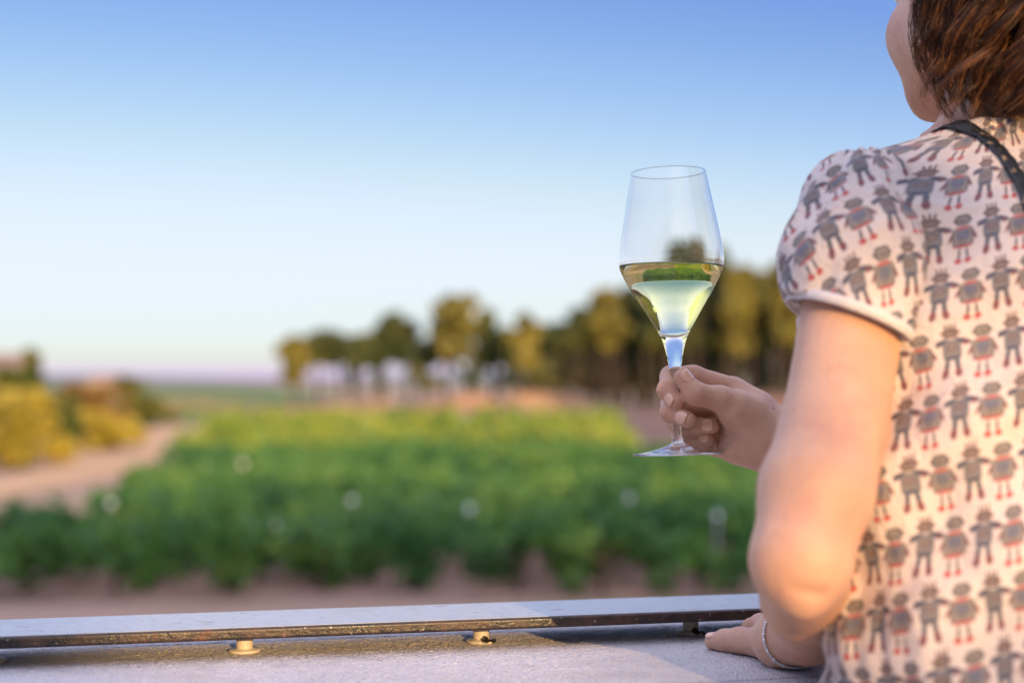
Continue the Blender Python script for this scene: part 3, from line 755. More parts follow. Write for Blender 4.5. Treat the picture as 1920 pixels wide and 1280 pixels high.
# the right hand round the stem ---------------------------------------
def mm(x): return x*1e-3
palm = [('c', H(1470, 832, .006), H(1425, 806, .012), .0235, .0225), ('c', H(1425, 806, .014), H(1372, 745, .022), .0185, .0125),
        ('c', H(1425, 806, .014), H(1362, 778, .027), .0180, .0125), ('c', H(1422, 815, .016), H(1352, 806, .030), .0180, .0120), ('c', H(1425, 830, .013), H(1345, 830, .028), .0175, .0115),
        ('c', H(1440, 836, .008), H(1385, 838, .010), .0185, .0130),
        ('c', H(1432, 812, .002), H(1380, 768, -.004), .0190, .0155), ('c', H(1418, 762, .012), H(1374, 733, .020), .0130, .0105)]
add_group(body, palm, .011, .012)
def chain(pts, kc, k=.004):
    add_group(body, [('c', pts[i][0], pts[i+1][0], pts[i][1], pts[i+1][1]) for i in range(len(pts)-1)], k, kc, m=.012)
idx_f = [(H(1376, 731, .019), .0100), (H(1300, 706, .0165), .0088), (H(1259, 706, .0135), .0086), (H(1251, 731, -.0020), .0076), (H(1268, 753, -.0100), .0062)]
mid_f = [(H(1368, 768, .027), .0095), (H(1300, 757, .024), .0085), (H(1259, 757, .019), .0080), (H(1256, 773, -.0030), .0074), (H(1290, 787, -.0125), .0066)]
rin_f = [(H(1358, 800, .030), .0092), (H(1300, 790, .028), .0082), (H(1269, 790, .024), .0078), (H(1281, 800, .0128), .0070), (H(1334, 798, .0040), .0062)]
lit_f = [(H(1352, 828, .029), .0085), (H(1305, 820, .028), .0074), (H(1277, 820, .026), .0070), (H(1287, 828, .0165), .0062), (H(1328, 823, .0095), .0054)]
thm_f = [(H(1405, 778, .000), .0165), (H(1352, 748, -.0100), .0098), (H(1304, 738, -.0165), .0086), (H(1279, 707, -.0140), .0066)]
for ch in (idx_f, mid_f, rin_f, lit_f): chain(ch, .0018)
chain(thm_f, .0035, .005)
def groove(a, b, r_=.0011, k=.0018): add_group(body, [('c', a, b, r_, r_*.7)], .001, k, m=.006, sub=True)
groove(H(1346, 800, .012), H(1350, 850, .014), .0014); groove(H(1330, 716, .006), H(1372, 716, .004))
# the left hand resting on the parapet ------------------------------------
def K(px, py, d): return Q(px, py, d)
lz = -.2136
def on(px, d, r_): """a point above the parapet at pixel column px, depth d, resting on it with radius r_"""; return np.array([(px-960)/FPX*d, d, lz+r_+.0005])
add_group(body, [('c', wristL, on(1462, 1.070, .020), .0225, .0195), ('c', on(1462, 1.070, .020), on(1425, 1.105, .0125), .0195, .0125),
                 ('c', on(1475, 1.075, .021), on(1452, 1.125, .0150), .0190, .0140), ('c', on(1490, 1.075, .022), on(1480, 1.135, .0155), .0190, .0140), ('c', on(1500, 1.07, .020), on(1506, 1.13, .0145), .018, .0130)], .010, .012)
fing = [[(on(1428, 1.102, .0120), .0118), (on(1385, 1.120, .0108), .0098), (on(1358, 1.130, .0088), .0086), (on(1334, 1.138, .0066), .0064)],
        [(on(1450, 1.125, .0150), .0110), (on(1424, 1.153, .0165), .0092), (on(1408, 1.172, .0110), .0080), (on(1400, 1.185, .0070), .0064)],
        [(on(1478, 1.135, .0155), .0110), (on(1462, 1.168, .0175), .0092), (on(1452, 1.192, .0110), .0080), (on(1447, 1.206, .0070), .0064)],
        [(on(1505, 1.130, .0145), .0105), (on(1500, 1.163, .0160), .0090), (on(1496, 1.187, .0105), .0078), (on(1494, 1.200, .0070), .0062)],
        [(on(1508, 1.075, .0170), .0130), (on(1530, 1.115, .0120), .0105), (on(1532, 1.145, .0085), .0080)]]
for ch in fing: add_group(body, [('c', ch[i][0], ch[i+1][0], ch[i][1], ch[i+1][1]) for i in range(len(ch)-1)], .004, .0022, m=.012)
V, Qd = surface_nets(body)
V[:, 2] += CZ
n = NT('skin'); pos = n.n('ShaderNodeNewGeometry').outputs['Position']
f = n.noise(38, 4, .6, pos); f2 = n.noise(14, 3, .5, pos); f3 = n.noise(900, 3, .6, pos); f4 = n.noise(180, 4, .7, pos)
c = n.ramp(f2, [(.3, (.62, .34, .22)), (.55, (.69, .41, .27)), (.75, (.64, .33, .21))])
c = n.mix(n.mapr(f, .50, .72, 0, .5), c, (.56, .26, .19))
c = n.mix(n.mapr(f4, .58, .74, 0, .32), c, (.46, .23, .16))
mole = n.n('ShaderNodeTexVoronoi', {'Scale': 26.0, 'Randomness': 1.0}); n.t.links.new(pos, mole.inputs['Vector'])
c = n.mix(n.mapr(mole.outputs['Distance'], .030, .060, .55, 0), c, (.26, .11, .06))
n.P(base=c, rough=.46, sss=.22, spec=.42, normal=n.bump(f3, .00035, .6, n.bump(f4, .0016, .6)))
n.b.inputs['Subsurface Radius'].default_value = (1, .35, .2); n.b.inputs['Subsurface Scale'].default_value = .006
M['skin'] = n.m
root = empty('person', (.335, .865, 2.4))
person = link('body', mesh_np('body', V, Qd, True), M['skin'], None)
def child(o, par=None):
    par = par or root; o.parent = par
    o.matrix_parent_inverse = Matrix.Translation(-Vector(par.location)) if par is root else Matrix.Identity(4)
    return o
child(person)
tag(root, 'person with wavy brown hair in a robot-print blouse, raising a wine glass by the rail', 'person')

# ------------------------------------------------------------------ nails
n = NT('peach_nail'); n.P(base=(.80, .46, .30, 1), rough=.16, spec=.6, coat=.7); M['nail'] = n.m
def nail(name, a, b, r_, along, up_px, L=.0095, w=52, label=None):
    """a curved plate on the finger segment a->b, centred at fraction `along`, facing up_px"""
    a = V3(a); b = V3(b); t = (b-a)/np.linalg.norm(b-a); up = V3(up_px); up = up-t*(up@t); up /= np.linalg.norm(up); sd = np.cross(t, up)
    c0 = a+(b-a)*along+cz; vs = []; nu, nv = 9, 9
    for i in range(nv):
        v = i/(nv-1)*2-1
        for j in range(nu):
            u = (j/(nu-1)*2-1)
            sq = (1-abs(v)**3.2*.35) if v > 0 else (1-abs(v)**2.2*.45)
            th = R(w)*u*sq
            rr = r_*(1.025-.04*max(0, v)**2*0) + .0003*(1-abs(u)**4)*(1-abs(v)**4)
            vs.append(c0+t*(v*L*.5*(1-.10*u*u))+(up*math.cos(th)+sd*math.sin(th))*rr)
    fs = [(i*nu+j, i*nu+j+1, (i+1)*nu+j+1, (i+1)*nu+j) for i in range(nv-1) for j in range(nu-1)]
    me = bpy.data.meshes.new(name); me.from_pydata([tuple(v) for v in vs], [], fs); me.polygons.foreach_set('use_smooth', [True]*len(fs)); me.update()
    o = child(link('fingernail', me, M['nail'])); m_ = o.modifiers.new('thick', 'SOLIDIFY'); m_.thickness = .0006; m_.offset = 0
    return o
cam_dir = np.array([0, -1., 0])
nail('n', idx_f[3][0], idx_f[4][0], .0066, .80, (-.75, -.62, -.1), .0100, 44)
nail('n', mid_f[3][0], mid_f[4][0], .0069, .80, (-.05, -1, .05), .0098, 50)
nail('n', rin_f[3][0], rin_f[4][0], .0065, .92, (.0, -1, .15), .0092, 50)
nail('n', lit_f[3][0], lit_f[4][0], .0058, .90, (.0, -1, .45), .0078, 46)
nail('n', thm_f[2][0], thm_f[3][0], .0071, .86, (.62, -.75, .1), .0115, 50)
nail('n', fing[0][2][0], fing[0][3][0], .0067, .92, (-.1, -.2, 1), .0085, 50)
nail('n', fing[1][2][0], fing[1][3][0], .0067, .9, (-.1, -.1, 1), .0085, 50)
nail('n', fing[2][2][0], fing[2][3][0], .0067, .9, (-.1, -.1, 1), .0085, 50)
n = NT('eye_white'); n.P(base=(.8, .8, .78, 1), rough=.1); M['eye'] = n.m
n = NT('iris_brown'); n.P(base=(.05, .03, .02, 1), rough=.1); M['iris'] = n.m
for s_ in (-1, 1):
    c0 = Vector(hp(s_*.031, .0765, -.001)+cz)
    b = MB(); b.lathe([(.0118*math.sin(t*math.pi/16)+1e-5, .0118*math.cos(t*math.pi/16)) for t in range(17)], (0, 0, 0), 20); b.v = [tuple(c0+Vector(v)) for v in b.v]
    e = child(b.build('eye', M['eye'])); b = MB(); c1 = c0+Vector(hf)*.0070
    b.lathe([(.0055*math.sin(t*math.pi/8)+1e-5, .0055*math.cos(t*math.pi/8)) for t in range(9)], (0, 0, 0), 14); b.v = [tuple(c1+Vector(v)) for v in b.v]
    i_ = b.build('iris', M['iris']); i_.parent = e

# ------------------------------------------------------------------ blouse
def print_material():
    n = NT('robot_print_fabric')
    uv = n.n('ShaderNodeUVMap').outputs[0]
    wob = n.n('ShaderNodeTexNoise', {'Scale': 22.0, 'Detail': 2.0}); n.t.links.new(uv, wob.inputs['Vector'])
    vm = n.n('ShaderNodeVectorMath', operation='SUBTRACT'); n.t.links.new(wob.outputs['Color'], vm.inputs[0]); vm.inputs[1].default_value = (.5, .5, .5)
    sc_ = n.n('ShaderNodeVectorMath', operation='SCALE'); n.t.links.new(vm.outputs[0], sc_.inputs[0]); sc_.inputs['Scale'].default_value = .004
    ad = n.n('ShaderNodeVectorMath', operation='ADD'); n.t.links.new(uv, ad.inputs[0]); n.t.links.new(sc_.outputs[0], ad.inputs[1])
    sep = n.n('ShaderNodeSeparateXYZ'); n.t.links.new(ad.outputs[0], sep.inputs[0])
    PU, PV = 41.0, 43.0      # mm
    u = n.math('MULTIPLY', sep.outputs[0], 1230.0); v = n.math('MULTIPLY', sep.outputs[1], 1140.0)
    v = n.math('ADD', v, n.math('MULTIPLY', u, -.22))
    row = n.math('FLOOR', n.math('DIVIDE', v, PV))
    u = n.math('ADD', u, n.math('MULTIPLY', row, 6.0))
    fu = n.math('SUBTRACT', n.math('MULTIPLY', n.math('FRACT', n.math('DIVIDE', u, PU)), PU), PU/2)
    fv = n.math('SUBTRACT', n.math('MULTIPLY', n.math('FRACT', n.math('DIVIDE', v, PV)), PV), PV/2)
    cv = n.n('ShaderNodeCombineXYZ'); n.t.links.new(fu, cv.inputs[0]); n.t.links.new(fv, cv.inputs[1]); p = cv.outputs[0]
    cloth = n.ramp(n.noise(30, 3, .5), [(.3, (.64, .54, .49)), (.7, (.72, .62, .56))])
    fine = n.noise(1500, 2, .5)
    col = cloth
    GB = (.065, .07, .095); NV = (.025, .03, .07); RD = (.45, .03, .025); DR = (.17, .02, .03); BE = (.22, .18, .155); BR = (.12, .055, .045); BL = (.07, .09, .16); LN = (.045, .042, .055)
    def shp(cx, cy, rx, ry, rot, c, box=False, soft=.22, amt=1.0):
        nonlocal col
        c0_ = -10.2 if cx < 0 else 10.2; cx = c0_+(cx-c0_)*1.13; cy *= 1.07; rx *= 1.16; ry *= 1.09
        mp = n.n('ShaderNodeMapping', {'Location': (cx, cy, 0), 'Rotation': (0, 0, R(rot)), 'Scale': (rx, ry, 1)}, vector_type='TEXTURE')
        n.t.links.new(p, mp.inputs['Vector']); q = mp.outputs[0]
        if box:
            m2 = n.n('ShaderNodeVectorMath', operation='MULTIPLY'); n.t.links.new(q, m2.inputs[0]); n.t.links.new(q, m2.inputs[1]); q = m2.outputs[0]
        ln = n.n('ShaderNodeVectorMath', operation='LENGTH'); n.t.links.new(q, ln.inputs[0])
        col = n.mix(n.mapr(ln.outputs['Value'], 1-soft, 1+soft, amt, 0), col, c)
    bx0 = -10.2
    for sgn in (-1, 1):                                     # boy robot
        shp(bx0+sgn*3.0, -8.2, 1.5, 5.2, sgn*7, GB); shp(bx0+sgn*3.8, -13.6, 2.0, 3.4, sgn*12, DR)
        shp(bx0+sgn*6.8, 6.8, 5.0, 1.9, -sgn*20, NV); shp(bx0+sgn*10.4, 5.4, 1.6, 1.5, 0, DR)
        shp(bx0+sgn*2.6, 18.0, .7, 1.7, -sgn*20, BR); shp(bx0+sgn*4.8, 13.2, 1.0, 1.0, 0, BR)
    shp(bx0, 1.5, 5.2, 6.8, 0, GB, True); shp(bx0, 1.6, 4.2, 5.6, 0, (.20, .18, .18), True, .2, .7); shp(bx0, 3.0, 3.2, 2.2, 0, BR, True, amt=.7); shp(bx0, 3.0, 1.5, 1.1, 0, BE, True, amt=.6); shp(bx0, -3.4, 4.0, 1.0, 0, NV)
    shp(bx0, 13.0, 4.2, 3.5, 0, BR, True); shp(bx0, 12.6, 2.6, 1.6, 0, BE, True, amt=.55); shp(bx0, 18.2, .7, 1.8, 0, BR)
    gx = 10.2; gy = -1.6
    for sgn in (-1, 1):                                     # girl robot
        shp(gx+sgn*2.6, -11.5+gy, .8, 4.4, sgn*4, LN); shp(gx+sgn*3.1, -16.2+gy, 2.2, 1.9, sgn*20, RD)
        shp(gx+sgn*6.8, 2.4+gy, 1.1, 5.2, sgn*30, DR); shp(gx+sgn*4.9, 13.2+gy, 1.0, 1.3, 0, LN)
    shp(gx, .6+gy, 6.8, 7.2, 0, LN, True, .2); shp(gx, 1.0+gy, 5.9, 6.6, 0, BE, True, .2); shp(gx, 2.6+gy, 4.0, 3.2, 0, BL, True, amt=.8)
    shp(gx, -5.8+gy, 6.0, 1.1, 0, RD, amt=.85); shp(gx, 7.6+gy, 4.4, 1.1, 0, RD, amt=.85)
    for k in (-1.8, 0, 1.8): shp(gx+k, -2.0+gy, .5, 3.2, 0, LN, amt=.6)
    shp(gx, 13.2+gy, 4.5, 4.0, 0, LN, True, .2); shp(gx, 13.0+gy, 3.5, 3.0, 0, BE, True, .2); shp(gx, 12.4+gy, 2.4, .8, 0, LN, amt=.7)
    weave = n.n('ShaderNodeTexWave', {'Scale': 900.0, 'Distortion': 2.0}); n.t.links.new(uv, weave.inputs['Vector'])
    fold = n.noise(26, 4, .55)
    n.P(base=n.mix(.12, col, n.mix(fine, (.2, .18, .18), (.9, .85, .82))), rough=.62, sheen=.15, spec=.3,
        normal=n.bump(weave.outputs['Fac'], .0002, .4, n.bump(fold, .014, .8)))
    return n.m
M['print'] = print_material()
def wrk(l, s, z):
    th = np.arctan2(s, l)
    w = .0022*np.sin(4.0*th-17*z+1.5*np.sin(9*z))+.0034*np.sin(7*th+9*z*6.0+1.2*np.sin(z*21))*np.exp(-((z+.02)/.16)**2)+.0016*np.sin(13*th-31*z)
    w = w+.0020*np.sin(z*70+3*th+2*np.sin(2*th))*np.exp(-((z+.12)/.06)**2)
    band = np.exp(-((z+.182)/.010)**2)
    gath = .0014*np.sin(38*th+3*np.sin(5*th))*(np.exp(-((z+.215)/.035)**2)+.6*np.exp(-((z+.150)/.022)**2))
    return w-.004*band+gath+.012*np.clip((-.19-z)/.1, 0, 1)
def tube_uv(V, a, b, R0, off=(0, 0)):
    """unroll round the axis a->b"""
    a = V3(a); b = V3(b); t = (b-a)/np.linalg.norm(b-a); q = V-a; v = q@t
    e1 = np.array([0, -1., 0]); e1 -= t*(e1@t); e1 /= np.linalg.norm(e1); e2 = np.cross(t, e1)
    th = np.arctan2(q@e2, q@e1)
    return th*R0, v
fb = Field(np.arange(.13, .64, .003), np.arange(.72, 1.40, .003), np.arange(-.335, .225, .003))
add_group(fb, [('f', torso_fn(.0085, wrk), lo_t, hi_t)], .01, .01)
add_group(fb, [('c', neck+np.array([-.03, -.02, -.03]), sh, .051, .040), ('c', neck+np.array([.03, .02, -.03]), shR, .051, .047), ('c', shR, shR*.55+elR*.45, .048, .046)], .02, .035)
# open neckline and hem
X, Y, Z = fb.grid((slice(None),)*3)
nk = neck+np.array([0, 0, 0])
fb.F = np.maximum(fb.F, (Z-.178)-.35*((X-nk[0])*-Fv[0]+(Y-nk[1])*-Fv[1])*1.0)
fb.F = np.maximum(fb.F, -.325-Z)
Vb, Qb = surface_nets(fb)
tc = np.interp(Vb[:, 2], [-.33, -.178, 0, .115, .2], [.33, .325, .35, .365, .37]); ty = np.interp(Vb[:, 2], [-.33, -.178, 0, .115, .2], [.885, .93, 1.01, 1.06, 1.075])
dx, dy = Vb[:, 0]-tc, Vb[:, 1]-ty; l_ = dx*Lv[0]+dy*Lv[1]; s_ = dx*-Fv[0]+dy*-Fv[1]
th = np.arctan2(l_, s_)                       # 0 at the middle of the back, seam at the front
uvb = np.stack([-th*.135, Vb[:, 2]], 1)
Vb[:, 2] += CZ
blouse = child(link('blouse', mesh_np('blouse', Vb, Qb, True, uvb), M['print']))
# left sleeve, cut by the cuff plane
cA, cB = Q(1479, 553, .93), Q(1707, 648, .925)
cn = np.cross(cB-cA, np.array([0, 1., -.10])); cn /= np.linalg.norm(cn); cn *= np.sign(cn[2])      # points up the sleeve
fs_ = Field(np.arange(.13, .36, .0022), np.arange(.83, 1.06, .0022), np.arange(-.03, .20, .0022))
s1, s2 = Q(1602, 500, .948), Q(1594, 640, .922)
def puff(X, Y, Z):
    d = cone(X, Y, Z, sh, s1, .0425, .0448); d = smin(d, cone(X, Y, Z, s1, s2, .0448, .0405), .02)
    ang = np.arctan2(Y-sh[1], X-sh[0])
    d = d-.0016*np.sin(5*ang+Z*30)-.0012*np.sin(11*ang-Z*55)
    # gathers near the shoulder seam
    return d
add_group(fs_, [('f', puff, np.array([.14, .84, -.02]), np.array([.35, 1.05, .19]))], .01, .01)
X, Y, Z = fs_.grid((slice(None),)*3)
pl = (X-cA[0])*cn[0]+(Y-cA[1])*cn[1]+(Z-cA[2])*cn[2]
fs_.F = np.maximum(fs_.F, -pl)
armd = smin(cone(X, Y, Z, sh, mid1, .033, .0328), cone(X, Y, Z, mid1, mid2, .0328, .0330), .006)
fs_.F = np.maximum(fs_.F, -np.maximum(armd-.0008, pl-.012)).astype(np.float32)
Vs, Qs = surface_nets(fs_)
us, vs_ = tube_uv(Vs, s2, sh, .044)
ca, sa = math.cos(R(-20)), math.sin(R(-20))
uvs = np.stack([us*ca-vs_*sa+.013, us*sa+vs_*ca+.004], 1)*.9
Vs[:, 2] += CZ
sleeve = link('sleeve', mesh_np('sleeve', Vs, Qs, True, uvs), M['print']); sleeve.parent = blouse
# cuff band: a rolled white edge following the cut
n = NT('white_piping'); f = n.noise(300, 3, .5); n.P(base=n.ramp(f, [(.3, (.60, .56, .55)), (.7, (.70, .66, .65))]), rough=.6, normal=n.bump(n.noise(160, 3, .6), .0012, .6)); M['piping'] = n.m
ring = []
e1 = (cB-cA)/np.linalg.norm(cB-cA); e2 = np.cross(cn, e1)
tA = (s1-s2)/np.linalg.norm(s1-s2)
cen = s2+tA*(((cA-s2)@cn)/(tA@cn))
for k in range(96):
    a = 2*math.pi*k/96; d = e1*math.cos(a)+e2*math.sin(a)
    # march out to the sleeve surface
    t_ = .02
    for _ in range(60):
        q = cen+d*t_; v = min(float(cone(np.array(q[0]), np.array(q[1]), np.array(q[2]), s1, s2, .0448, .0405)), 1)
        if v > -.0008: break
        t_ += max(.0003, -v*.7)
    ring.append(cen+d*(t_+.0004*math.sin(5*a)))
b = MB(); nrg = len(ring)
for i, q in enumerate(ring):
    out = (q-cen)/np.linalg.norm(q-cen)
    for k in range(10):
        a = 2*math.pi*k/10; b.v.append(tuple(q+cz+out*(.0016*math.cos(a)-.0004)+cn*(.0036*math.sin(a)+.0012)))
for i in range(nrg):
    for k in range(10): b.f.append((i*10+k, i*10+(k+1) % 10, ((i+1) % nrg)*10+(k+1) % 10, ((i+1) % nrg)*10+k)); b.sm.append(True)
cf = b.build('cuff', M['piping']); cf.parent = sleeve
# trousers ------------------------------------------------------------
ft = Field(np.arange(.08, .60, .012), np.arange(.66, 1.08, .012), np.arange(-1.185, -.29, .012))
tp = []
for s_ in (-1, 1):
    hip = hipc+Lv*s_*.085; kn = hip+np.array([0, 0, -.36])+Fv*.03+Lv*s_*.01; an = kn+np.array([0, 0, -.33])-Fv*.03
    tp += [('c', hip, kn, .094, .066), ('c', kn, an+Uv*.02, .066, .056)]
add_group(ft, [('f', torso_fn(.008), lo_t, np.array([.62, 1.35, -.30]))], .01, .02); add_group(ft, tp, .02, .03)
X, Y, Z = ft.grid((slice(None),)*3); ft.F = np.maximum(ft.F, Z+.315)
Vt, Qt = surface_nets(ft); Vt[:, 2] += CZ
M['denim'] = m_plain('dark_denim', (.03, .035, .06), (.05, .06, .09), 200, .8)
child(link('trousers', mesh_np('trousers', Vt, Qt, True), M['denim']))

# black trim round the neck and over the shoulder blade ------------------------------
n = NT('black_lace'); f = n.noise(150, 3, .6); n.P(base=n.mix(n.mapr(f, .60, .66), (.010, .012, .014), (.30, .20, .12)), rough=.45, spec=.5, normal=n.bump(n.noise(240, 3, .6), .001, .8)); M['lace'] = n.m
from mathutils.bvhtree import BVHTree
bt = BVHTree.FromPolygons([tuple(v) for v in Vb], [tuple(int(i) for i in q) for q in Qb])
def snap(q):
    loc, nor, _, _ = bt.find_nearest(Vector(q)); return np.array(loc), np.array(nor)
def ribbon(pts, w, mat, name, lift=.0022, n_=60):
    pp = prof3(pts, n_); vs = []; fs = []
    for i, q in enumerate(pp):
        loc, nor = snap(q); t = pp[min(i+1, len(pp)-1)]-pp[max(0, i-1)]; t = t/np.linalg.norm(t); sd = np.cross(nor, t); sd /= np.linalg.norm(sd)
        for k in range(5):
            x = (k/4*2-1); l2, n2 = snap(loc+sd*x*w*.5); vs.append(tuple(l2+n2*(lift*(1.0-.35*abs(x))+.0004*math.sin(i*1.3+k))))
    for i in range(len(pp)-1):
        for k in range(4): fs.append((i*5+k, i*5+k+1, (i+1)*5+k+1, (i+1)*5+k))
    me = bpy.data.meshes.new(name); me.from_pydata(vs, [], fs); me.polygons.foreach_set('use_smooth', [True]*len(fs)); me.update()
    o = link(name, me, mat); m_ = o.modifiers.new('t', 'SOLIDIFY'); m_.thickness = .0014; return o
def prof3(pts, n_):
    pts = [np.array(p, float) for p in pts]; c = [pts[0]]+pts+[pts[-1]]; out = []; m = len(pts)-1; per = max(2, n_//m)
    for i in range(1, len(c)-2):
        p0, p1, p2, p3 = c[i-1:i+3]
        for k in range(per):
            t = k/per; out.append(.5*((2*p1)+(-p0+p2)*t+(2*p0-5*p1+4*p2-p3)*t*t+(-p0+3*p1-3*p2+p3)*t**3))
    out.append(pts[-1]); return out
def BQ(px, py, d=.90):
    """first hit of a line of sight on the blouse"""
    o = Vector((0, 0, CZ)); d_ = (P(px, py, 1.0)-o).normalized()
    hit = bt.ray_cast(o, d_); return np.array(hit[0]) if hit[0] is not None else np.array(P(px, py, 1.03))
rb = ribbon([BQ(1752, 240), BQ(1790, 238), BQ(1825, 250), BQ(1858, 272), BQ(1888, 305), BQ(1912, 345), BQ(1930, 390), BQ(1945, 440)], .0105, M['lace'], 'neck_ribbon'); rb.parent = blouse
# bracelet ------------------------------------------------------------
n = NT('silver_beads'); n.P(base=(.75, .74, .73, 1), rough=.18, metal=.9); M['silver'] = n.m
btb = BVHTree.FromPolygons([tuple(v) for v in V], [tuple(int(i) for i in q) for q in Qd])
w0 = np.array(on(1466, 1.062, .020))*.75+wristL*.25; ax_ = wristL-np.array(on(1440, 1.10, .018)); ax_ /= np.linalg.norm(ax_)
e1 = np.cross(ax_, Uv); e1 /= np.linalg.norm(e1); e2 = np.cross(ax_, e1)
b = MB(); NB = 62
for k in range(NB):
    a = 2*math.pi*k/NB; d = e1*math.cos(a)+e2*math.sin(a); o = Vector(w0+cz+d*.06)
    hit = btb.ray_cast(o, Vector(-d))
    q = Vector(w0+cz+d*.024) if hit[0] is None or (hit[0]-o).length > .055 else hit[0]+Vector(d)*.0012
    if q.z < LZ+.0022: q.z = LZ+.0022
    r_ = .0011 if k % 4 else .0015
    base_i = len(b.v)
    b.lathe([(r_*math.sin(t*math.pi/6)+1e-6, r_*math.cos(t*math.pi/6)) for t in range(7)], tuple(q), 8)
child(b.build('bracelet', M['silver']))

# ------------------------------------------------------------------ hair
n = NT('brown_hair'); rnd = n.n('ShaderNodeNewGeometry').outputs['Random Per Island']
pos = n.n('ShaderNodeNewGeometry').outputs['Position']
f = n.noise(70, 3, .5, pos)
c = n.ramp(n.math('ADD', n.math('MULTIPLY', rnd, .5), n.math('MULTIPLY', f, .5)), [(.25, (.010, .004, .003)), (.44, (.038, .014, .006)), (.60, (.13, .048, .017)), (.78, (.42, .18, .06))])
n.P(base=c, rough=.34, spec=.55); n.b.inputs['Anisotropic'].default_value = .6
M['hair'] = n.m
n = NT('hair_core'); n.P(base=(.012, .007, .005, 1), rough=.8); M['haircore'] = n.m
HS = []; HF = []; hcount = 0
hr2 = np.random.default_rng(11)
def strand(pts, rad):
    """three-sided tapering fibre"""
    global hcount
    p = np.array(pts); t = np.gradient(p, axis=0); t /= np.linalg.norm(t, axis=1)[:, None]
    a = np.cross(t, [0.31, .2, .93]); a /= np.linalg.norm(a, axis=1)[:, None]; b_ = np.cross(t, a); m = len(p)
    r = rad*np.linspace(1, .35, m)[:, None]
    rings = np.stack([p+a*r, p+(-.5*a+.866*b_)*r, p+(-.5*a-.866*b_)*r], 1).reshape(-1, 3)
    HS.append(rings); i = np.arange(m-1)
    for k in range(3):
        HF.append(np.stack([hcount+i*3+k, hcount+i*3+(k+1) % 3, hcount+(i+1)*3+(k+1) % 3, hcount+(i+1)*3+k], 1))
    hcount += m*3
def lock(ang, top, length_z, curl, nst, width, lift=0.0, phase=None, swing=0.0, rad=.00028):
    """a lock starting at angle ang round the head (0 = back, + = her left), from height `top` down to length_z"""
    phase = hr2.random()*6.28 if phase is None else phase; m = 34
    s = np.linspace(0, 1, m); z = top+(length_z-top)*s
    prof_r = np.interp(z, [.16, .20, .24, .28, .34, .38, .41, .425], [.94, 1.0, 1.02, 1.03, 1.03, .90, .60, .2])
    A = ang+swing*s**1.5
    la, sa_ = (.083+.006*np.clip((ang-1.1)/.4, 0, 1))*prof_r, .104*prof_r
    cx = HC[0]+hf[0]*-.012; cy = HC[1]+hf[1]*-.012
    amp = curl*np.clip((s-.10)/.45, 0, 1)*(.75+.6*s)
    tw = phase+s*hr2.uniform(8, 13)
    lat = amp*np.cos(tw); rd = amp*np.sin(tw)+lift*s
    dirx = -hr[0]*np.sin(A)-hf[0]*np.cos(A); diry = -hr[1]*np.sin(A)-hf[1]*np.cos(A)      # outward
    tx, ty_ = -diry, dirx
    rr = 1/np.sqrt((np.sin(A)/la)**2+(np.cos(A)/sa_)**2)
    px_ = cx+dirx*(rr+rd)+tx*lat; py_ = cy+diry*(rr+rd)+ty_*lat
    guide = np.stack([px_, py_, z], 1)
    for k in range(nst):
        o_r, o_t = hr2.normal(0, width*.55), hr2.normal(0, width)
        spread = (.9+.5*np.sin(math.pi*s)-.55*s)[:, None]
        fr = .0009*np.stack([np.sin(s*17+hr2.random()*6), np.sin(s*21+hr2.random()*6), np.zeros(m)], 1)*s[:, None]
        off = np.stack([dirx*o_r+tx*o_t, diry*o_r+ty_*o_t, np.full(m, hr2.normal(0, .002))], 1)*spread
        e = int(m*hr2.uniform(.86, 1.0))
        strand((guide+off+fr)[:e]+cz, rad*hr2.uniform(.7, 1.3))
# angle range: -face on both sides of the forward direction (pi)
for layer, (nl, lift0) in enumerate([(105, -.012), (115, .0)]):
    for q in range(nl):
        ang = R(hr2.uniform(-118, 104)); back = abs(ang) < R(62)
        top = .425-.10*hr2.random()**1.6-(0.02 if layer else 0)
        lock(ang, top, hr2.uniform(.168, .190) if back else (hr2.uniform(.176, .200) if ang < R(80) else hr2.uniform(.196, .216)), hr2.uniform(.010, .020)*(1 if ang < R(66) else .28), 24, .0023, lift0+hr2.uniform(-.004, .005), swing=-R(20) if ang > R(74) else 0)
# crown hair that runs forward to the parting and the fringe sides
for q in range(50):
    ang = R(hr2.uniform(80, 118)) if hr2.random() < .5 else -R(hr2.uniform(108, 132)); lock(ang, .422, hr2.uniform(.335, .36), .003, 12, .004)
# the long curl in front of her left ear and its loose ends
for q in range(9):
    lock(R(66+1.8*q), .36-.006*q, .215+.008*hr2.random(), .005+.003*hr2.random(), 20, .0028, -.001, phase=.6+q*.35, swing=R(-12))
for q in range(26):
    lock(R(hr2.uniform(52, 84)), .38, hr2.uniform(.172, .196), .010, 26, .0030, -.004, swing=R(-8))
for q in range(16):
    lock(R(hr2.uniform(60, 88)), .40, hr2.uniform(.20, .225), .008, 24, .0034, .0, swing=R(-6))
for q in range(8):
    lock(R(54+8*q*.6), .30, .185+.012*hr2.random(), .009, 22, .0032, .002, swing=R(14)*hr2.uniform(-1, 0))
hv = np.concatenate(HS); hfc = np.concatenate(HF)
hair = child(link('hair', mesh_np('hair', hv, hfc, True), M['hair']))
fh = Field(np.arange(.24, .50, .004), np.arange(.94, 1.22, .004), np.arange(.17, .44, .004))
